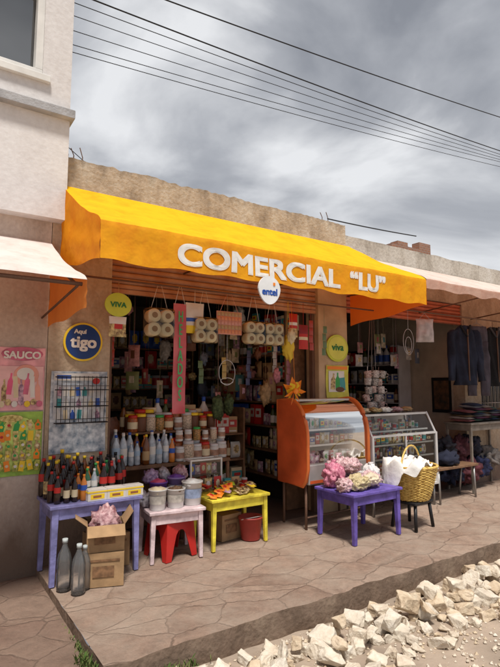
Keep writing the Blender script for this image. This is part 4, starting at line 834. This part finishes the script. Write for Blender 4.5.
def clo(u,v):
    t=u*2*math.pi; k_=max(0,math.cos(t-2.7)); ex=.215+.21*k_**1.3+.02*math.sin(t*3+1)+.012*math.sin(t*7); rr=v*ex
    z=.375+.09*noise.noise(Vector((math.cos(t)*v*4,math.sin(t)*v*4,1)))+.035*(1-v)
    if rr>.27: z-=(rr-.27)*1.4; rr=.278+.18*(rr-.27)+.018*abs(noise.noise(Vector((t*3,v*3,0))))
    return Vector((rr*math.cos(t)-.01,rr*math.sin(t),z+.012*noise.noise(Vector((t*4,v*6,2)))))
b.grid(clo,90,24); b.done("cloth",M("white_cloth",(.76,.75,.72),.8,var=.05,bump=.4,bscale=18),parent=bas,weld=True)
move(bas,(4.46,-.95,.288),.3)
# ------------------------------------------------------------------ neighbouring bay goods
b=B(); b.tube((4.7,-.45,2.42),(8.3,-.45,2.42),.01); b.done("hanging_rail",RUST,origin=(6,-.45,2.42),label="thin rail holding clothes under neighbouring awning",cat="rail")
def fold(b,amt=.012):
    for v in b.bm.verts: v.co.y+=amt*math.sin(v.co.x*60+v.co.z*9+2*noise.noise(v.co*5))+.02*noise.noise(v.co*6); v.co.x+=.015*noise.noise(v.co*5+Vector((9,0,0)))
def trousers(x,z,mt,lab,sh=1.0,y=-.45,rz=0):
    b=B(); h=.90*sh
    b.loft([(0,0,0,.15,.04),(0,0,-.04,.16,.045),(0,0,-.12,.17,.05),(0,0,-.2,.175,.055),(0,0,-.26,.17,.05)],seg=28)
    for s_ in (-1,1): b.loft([(s_*.09,0,-.22,.09,.05)]+[(s_*(.09+.02*t),0,-.22-(h-.22)*t,.085-.015*t,.045-.008*t) for t in (.15,.3,.45,.6,.75,.9,1.0)],seg=18)
    fold(b,.012)
    b.path([(-.12,0,0),(0,0,.05),(.12,0,0)],.004,1); b.path([(0,0,.05),(0,0,.10)],.003,1)
    o=b.done("trousers",[mt,STEEL],label=lab,cat="trousers",group="clothes hanging from the rail"); return move(o,(x,y,z),rz)
def jacket(x,z,mt,lab,y=-.45,rz=0,sh=1,lin=None,wd=.8):
    b=B(); b.loft([(0,0,.0,.06,.04),(0,0,-.02,.10,.05),(0,0,-.06,.17*wd,.06),(0,0,-.12,.22*wd,.075)]+[(0,0,-.12-.70*sh*t,(.215+.02*math.sin(t*6))*wd,.08+.02*t) for t in (.15,.3,.45,.6,.75,.9,1.0)],seg=40)
    for s_ in (-1,1): b.loft([(s_*.17*wd,0,-.06,.05,.05)]+[(s_*(.22*wd+.04*t),-.03*t,-.10-.66*sh*t,.062-.015*t,.058-.012*t) for t in (0,.15,.3,.45,.6,.8,1)],seg=16)
    fold(b,.016)
    b.box(-.005,.005,-.112,-.09,-.76*sh,-.06,1)
    b.path([(-.07,-.05,-.0),(-.03,-.085,-.10),(0,-.10,-.16),(.03,-.085,-.10),(.07,-.05,0)],.016,2)
    b.path([(0,0,0),(0,0,.08)],.004,1)
    o=b.done("jacket",[mt,RUST,lin or mt],label=lab,cat="jacket",group="clothes hanging from the rail"); return move(o,(x,y,z),rz)
BLK=M("black_cloth",(.015,.015,.018),.9,bump=.3); NV2=M("navy_wool",(.018,.023,.045),.9,bump=.3,bscale=30,var=.4)
jacket(6.30,2.30,NV2,"long navy jacket with zip hanging from rail",rz=-.5,sh=1.0,lin=BLK,wd=.8); trousers(6.70,2.32,M("dark_violet_grey_cloth",(.075,.065,.085),.9,bump=.3,var=.4),"dark violet grey trousers hanging from rail",1.1,rz=-.4,y=-.40)
jacket(7.02,2.32,BLK,"long black jacket hanging from rail",rz=-.5,sh=1.05,wd=.8,lin=M("dark_grey_collar",(.06,.06,.07),.9)); jacket(7.42,2.34,M("slate_cloth",(.05,.055,.075),.9,bump=.3),"slate grey jacket hanging from rail",rz=-.5,wd=.8); trousers(7.8,2.34,BLK,"black trousers hanging from rail",1.1,rz=-.4)
b=B(); b.pillow(.24,.30,.12,(0,0,-.30),n=14,crimp=False,seed=4); fold(b,.006); b.path([(-.08,0,-.02),(0,0,.08),(.08,0,-.02)],.003)
move(b.done("clear_bag",M("milky_plastic",(.50,.45,.46),.25,var=.3,scale=10,bump=.5,bscale=15),label="milky plastic bag of clothes hanging from rail",cat="bag"),(5.45,-.45,2.33),-.6)
b=B(); b.path([(.1*math.cos(t),0,.16*math.sin(t)) for t in [2*math.pi*i/24 for i in range(24)]],.003,closed=True); b.path([(.0+.06*math.cos(t),0,-.04+.1*math.sin(t)) for t in [2*math.pi*i/24 for i in range(24)]],.003,closed=True); b.tube((0,0,.16),(0,0,.4),.002)
move(b.done("wire_hoop",LGREY,label="grey wire hoop hanging from rail",cat="hoop"),(5.12,-.45,2.02))
for i in range(14):
    x=4.6+i*.15+rnd.uniform(-.05,.05); hang_packet(x,rnd.uniform(1.6,2.1),rnd.uniform(.09,.15),rnd.uniform(.14,.24),[rnd.choice(HM),rnd.choice(HM)],lambda u,v:1 if (u-.5)**2+(v-.5)**2<.06 else 0,"packet hung on string in neighbouring bay",name="hanging_packet",y=rnd.uniform(.3,1.2),grp="packets hanging in the neighbouring bay",top=2.72)
CUPM=[M("floral_white_cup",(.45,.35,.36),.4,var=.5,scale=60,col2=(.75,.72,.70)),M("patterned_grey_cup",(.15,.14,.16),.4,var=.6,scale=60,col2=(.65,.62,.6)),M("patterned_rose_cup",(.45,.12,.12),.4,var=.5,scale=60,col2=(.75,.65,.6))]
for c in range(3):
    for r_ in range(5):
        b=B(); mt=CUPM[(r_*2+c)%3]; b.lathe([(.03,0),(.042,.004),(.05,.085),(.052,.09),(.046,.088)],seg=18,cap=False); b.lathe([(.001,.002),(.03,.002)],seg=18,cap=False); b.path([(.048,0,.02),(.075,0,.03),(.075,0,.06),(.05,0,.07)],.005)
        o=b.done("cup",mt,label="pale patterned cup hanging in bunch in bay",cat="cup",group="cups hanging in the neighbouring bay"); o.location=(4.86+c*.105+rnd.uniform(-.012,.012),-.02+rnd.uniform(-.03,.03),1.17+r_*.10+rnd.uniform(-.008,.008)); o.rotation_euler=(rnd.uniform(-.35,.1),rnd.uniform(-.25,.25),rnd.uniform(-2,.5))
b=B()
for x in (4.86,4.965,5.07): b.tube((x,.045,1.15),(4.965+(x-4.965)*.3,.0,2.4),.003); b.tube((x,.045,1.15),(x,.0,1.72),.004)
b.done("hanging_cord",STEEL,origin=(4.97,.03,1.15),label="cords holding a hanging bunch of cups",cat="cord")
ct=table("clothes_table",6.45,7.55,-.40,.0,.95,M("grey_brown_wood",(.22,.19,.16),.7,var=.3,scale=10),"grey-brown table with piled folded clothes",leg=.035)
cols=[(.22,.07,.08),(.04,.06,.12),(.35,.30,.27),(.07,.13,.10),(.22,.14,.07),(.14,.05,.10),(.02,.02,.03),(.3,.3,.32)]
for i in range(5):
    for j in range(5+(i*7)%4):
        mt=M("folded_cloth_%d"%((i*3+j*2)%8),cols[(i*3+j*2)%8],.9,bump=.3)
        b=B(); b.pillow(.22,.3,.05,n=8,crimp=False,seed=i+j); o=b.done("folded_garment",mt,label="folded garment in pile on grey-brown table",cat="clothes",group="folded clothes on the grey-brown table"); o.location=(6.55+i*.215+rnd.uniform(-.02,.02),-.36+rnd.uniform(-.03,.03),.985+j*.03); o.rotation_euler=(math.radians(-88),0,rnd.uniform(-.25,.25))
for i,(x,z,r,c) in enumerate([(6.35,.3,.2,(.015,.02,.05)),(6.7,.28,.22,(.12,.035,.045)),(7.0,.3,.2,(.02,.025,.07)),(6.55,.6,.19,(.09,.03,.04)),(6.85,.6,.17,(.02,.02,.035)),(7.25,.4,.2,(.16,.14,.13)),(6.25,.62,.15,(.03,.03,.04))]):
    b=B(); b.blob((r*1.1,r*.8,r*.85),(0,0,0),amp=.6,fr=2.6,sub=4,seed=i+60,crease=.14); o=b.done("clothes_bundle",M("bundle_%d"%i,c,.9,bump=.3,var=.5,scale=15),label="loose bundle of dark clothing under table",cat="clothes",group="bundles of clothing under the table"); o.location=(x,-.12,z)
bn=empty("bench",(0,0,0),"low wooden bench in front of clothes bundles","bench")
b=B(); b.box(-.45,.45,-.12,.12,.40,.43); b.done("seat",WOOD,parent=bn,bevel=.004)
tubes("leg",[((x,s_*.09,.4),(x-.03,s_*.12,0),.014) for x in (-.38,.38) for s_ in (-1,1)],STEEL,bn)
move(bn,(5.95,-.4,.006),.0)
b=B(); b.blob((.2,.12,.1),(0,0,.08),amp=.5,fr=3,seed=77,flat=.8,crease=.12); o=b.done("clothes_bundle",NAVY,label="dark garment lying on wooden bench",cat="clothes"); o.location=(5.9,-.4,.44)
# ------------------------------------------------------------------ rubble
RK=[wallmat("pale_limestone",(.66,.58,.47),(.47,.38,.28),(.76,.70,.60),4,.7),wallmat("buff_limestone",(.58,.47,.34),(.40,.30,.20),(.70,.61,.48),4,.7),wallmat("creamy_limestone",(.63,.56,.46),(.45,.38,.30),(.74,.69,.60),4,.7)]
def rockmesh(sub=1.0,blocky=True):
    b=B(); ax=(1,rnd.uniform(.6,.9),rnd.uniform(.42,.68))
    if blocky:
        for sx in (-1,1):
            for sy in (-1,1):
                for sz in (-1,1):
                    b.bm.verts.new((ax[0]*sx*rnd.uniform(.45,.95),ax[1]*sy*rnd.uniform(.45,.95),ax[2]*sz*rnd.uniform(.5,1.0)))
    for i in range(4 if blocky else 13):
        d=Vector((rnd.gauss(0,1),rnd.gauss(0,1),rnd.gauss(0,1))).normalized()*rnd.uniform(.8,1.12); b.bm.verts.new((d.x*ax[0],d.y*ax[1],d.z*ax[2]))
    bmesh.ops.convex_hull(b.bm,input=b.bm.verts[:])
    loose=[v for v in b.bm.verts if not v.link_faces]; bmesh.ops.delete(b.bm,geom=loose,context='VERTS')
    bmesh.ops.dissolve_limit(b.bm,angle_limit=.3,verts=b.bm.verts[:],edges=b.bm.edges[:])
    bmesh.ops.bevel(b.bm,geom=b.bm.edges[:],offset=.06,segments=2,affect='EDGES',profile=.5)
    bmesh.ops.triangulate(b.bm,faces=b.bm.faces[:]); bmesh.ops.subdivide_edges(b.bm,edges=b.bm.edges[:],cuts=2,use_grid_fill=True)
    for v in b.bm.verts: v.co+=v.co.normalized()*(.12*noise.noise(v.co*2.2+Vector((sub,0,0)))+.05*noise.noise(v.co*6+Vector((sub,0,0))))
    return b
RP=[]
for i in range(26):
    RP.append(proto(rockmesh(i,i%5<3).done("rubble_stone",RK[i%3],label="irregular cream stone in rubble heap by kerb",cat="stone",group="rubble stones along the kerb")))
placed=[]
def put(x,y,s,zoff=0):
    o=dup(rnd.choice(RP),(x,y,gz(x,y)+s*.36+zoff),rnd.uniform(0,6.3),s); o.rotation_euler[0]=rnd.uniform(-.4,.4); o.rotation_euler[1]=rnd.uniform(-.4,.4)
for i in range(20000):
    if len(placed)>=250: break
    x=1.2+rnd.random()**1.2*7.0; t=rnd.random(); wdt=.62 if x>2.0 else .36
    y=-1.79-wdt*t
    s=rnd.uniform(.055,.125)*(1-.35*t)
    y-=s*.5
    if any((x-a_)**2+(y-c_)**2<((s+q_)*.65)**2 for a_,c_,q_ in placed): continue
    placed.append((x,y,s)); put(x,y,s)
for i in range(38):
    x=1.6+i*.15+rnd.uniform(-.07,.07); s=rnd.uniform(.055,.10); put(x,-1.94-rnd.uniform(0,.26),s,.075)
NCH=0
for i in range(110):
    x=1.3+rnd.random()*6; y=-1.85-rnd.random()*1.25
    if len(placed)+38+NCH>=298: break
    NCH+=1; put(x,y,rnd.uniform(.015,.05))
b=B()
for i in range(6500):
    x=.95+rnd.random()*8; y=-1.78-(rnd.random()**1.2)*2.0; s=rnd.uniform(.004,.022); c=Vector((x,y,gz(x,y)+s*.3))
    vs=[b.bm.verts.new(c+Vector((rnd.uniform(.6,1)*dx*s,rnd.uniform(.6,1)*dy*s,rnd.uniform(.5,.9)*dz*s))) for dx,dy,dz in ((1,0,0),(-1,0,0),(0,1,0),(0,-1,0),(0,0,1),(0,0,-1))]
    m_=rnd.randint(0,2)
    for q in ((0,2,4),(2,1,4),(1,3,4),(3,0,4),(2,0,5),(1,2,5),(3,1,5),(0,3,5)): b.f([vs[k] for k in q],m_)
b.done("gravel",RK,kind="stuff",label="fine pale gravel scattered over dusty street",cat="gravel")
b=B()
for i in range(520):
    if i<220: x=.90+rnd.gauss(0,.022); y=-1.55+rnd.gauss(0,.07); z=-.085
    elif i<440: x=1.22+rnd.gauss(0,.12); y=-1.79+rnd.gauss(0,.02); z=-.13
    else: x=.915+rnd.gauss(0,.01); y=-1.3+rnd.gauss(0,.15); z=-.075
    h=rnd.uniform(.02,.075)*(1 if i<440 else .4); a_=rnd.uniform(0,6.3)
    dx,dy=math.cos(a_)*h*.5,math.sin(a_)*h*.5; px,py=-math.sin(a_)*.004,math.cos(a_)*.004
    v=[b.bm.verts.new(q) for q in ((x-px,y-py,z),(x+px,y+py,z),(x+dx*.5+px,y+dy*.5+py,z+h*.7),(x+dx,y+dy,z+h))]; b.f(v,i%2)
b.done("grass_tuft",[M("weed_green",(.08,.15,.03),.8),M("weed_dry",(.16,.18,.06),.8)],kind="stuff",label="small weeds growing at the kerb corner",cat="grass")
for o in PROTO:
    for c in list(o.children): bpy.data.objects.remove(c)
    bpy.data.objects.remove(o)
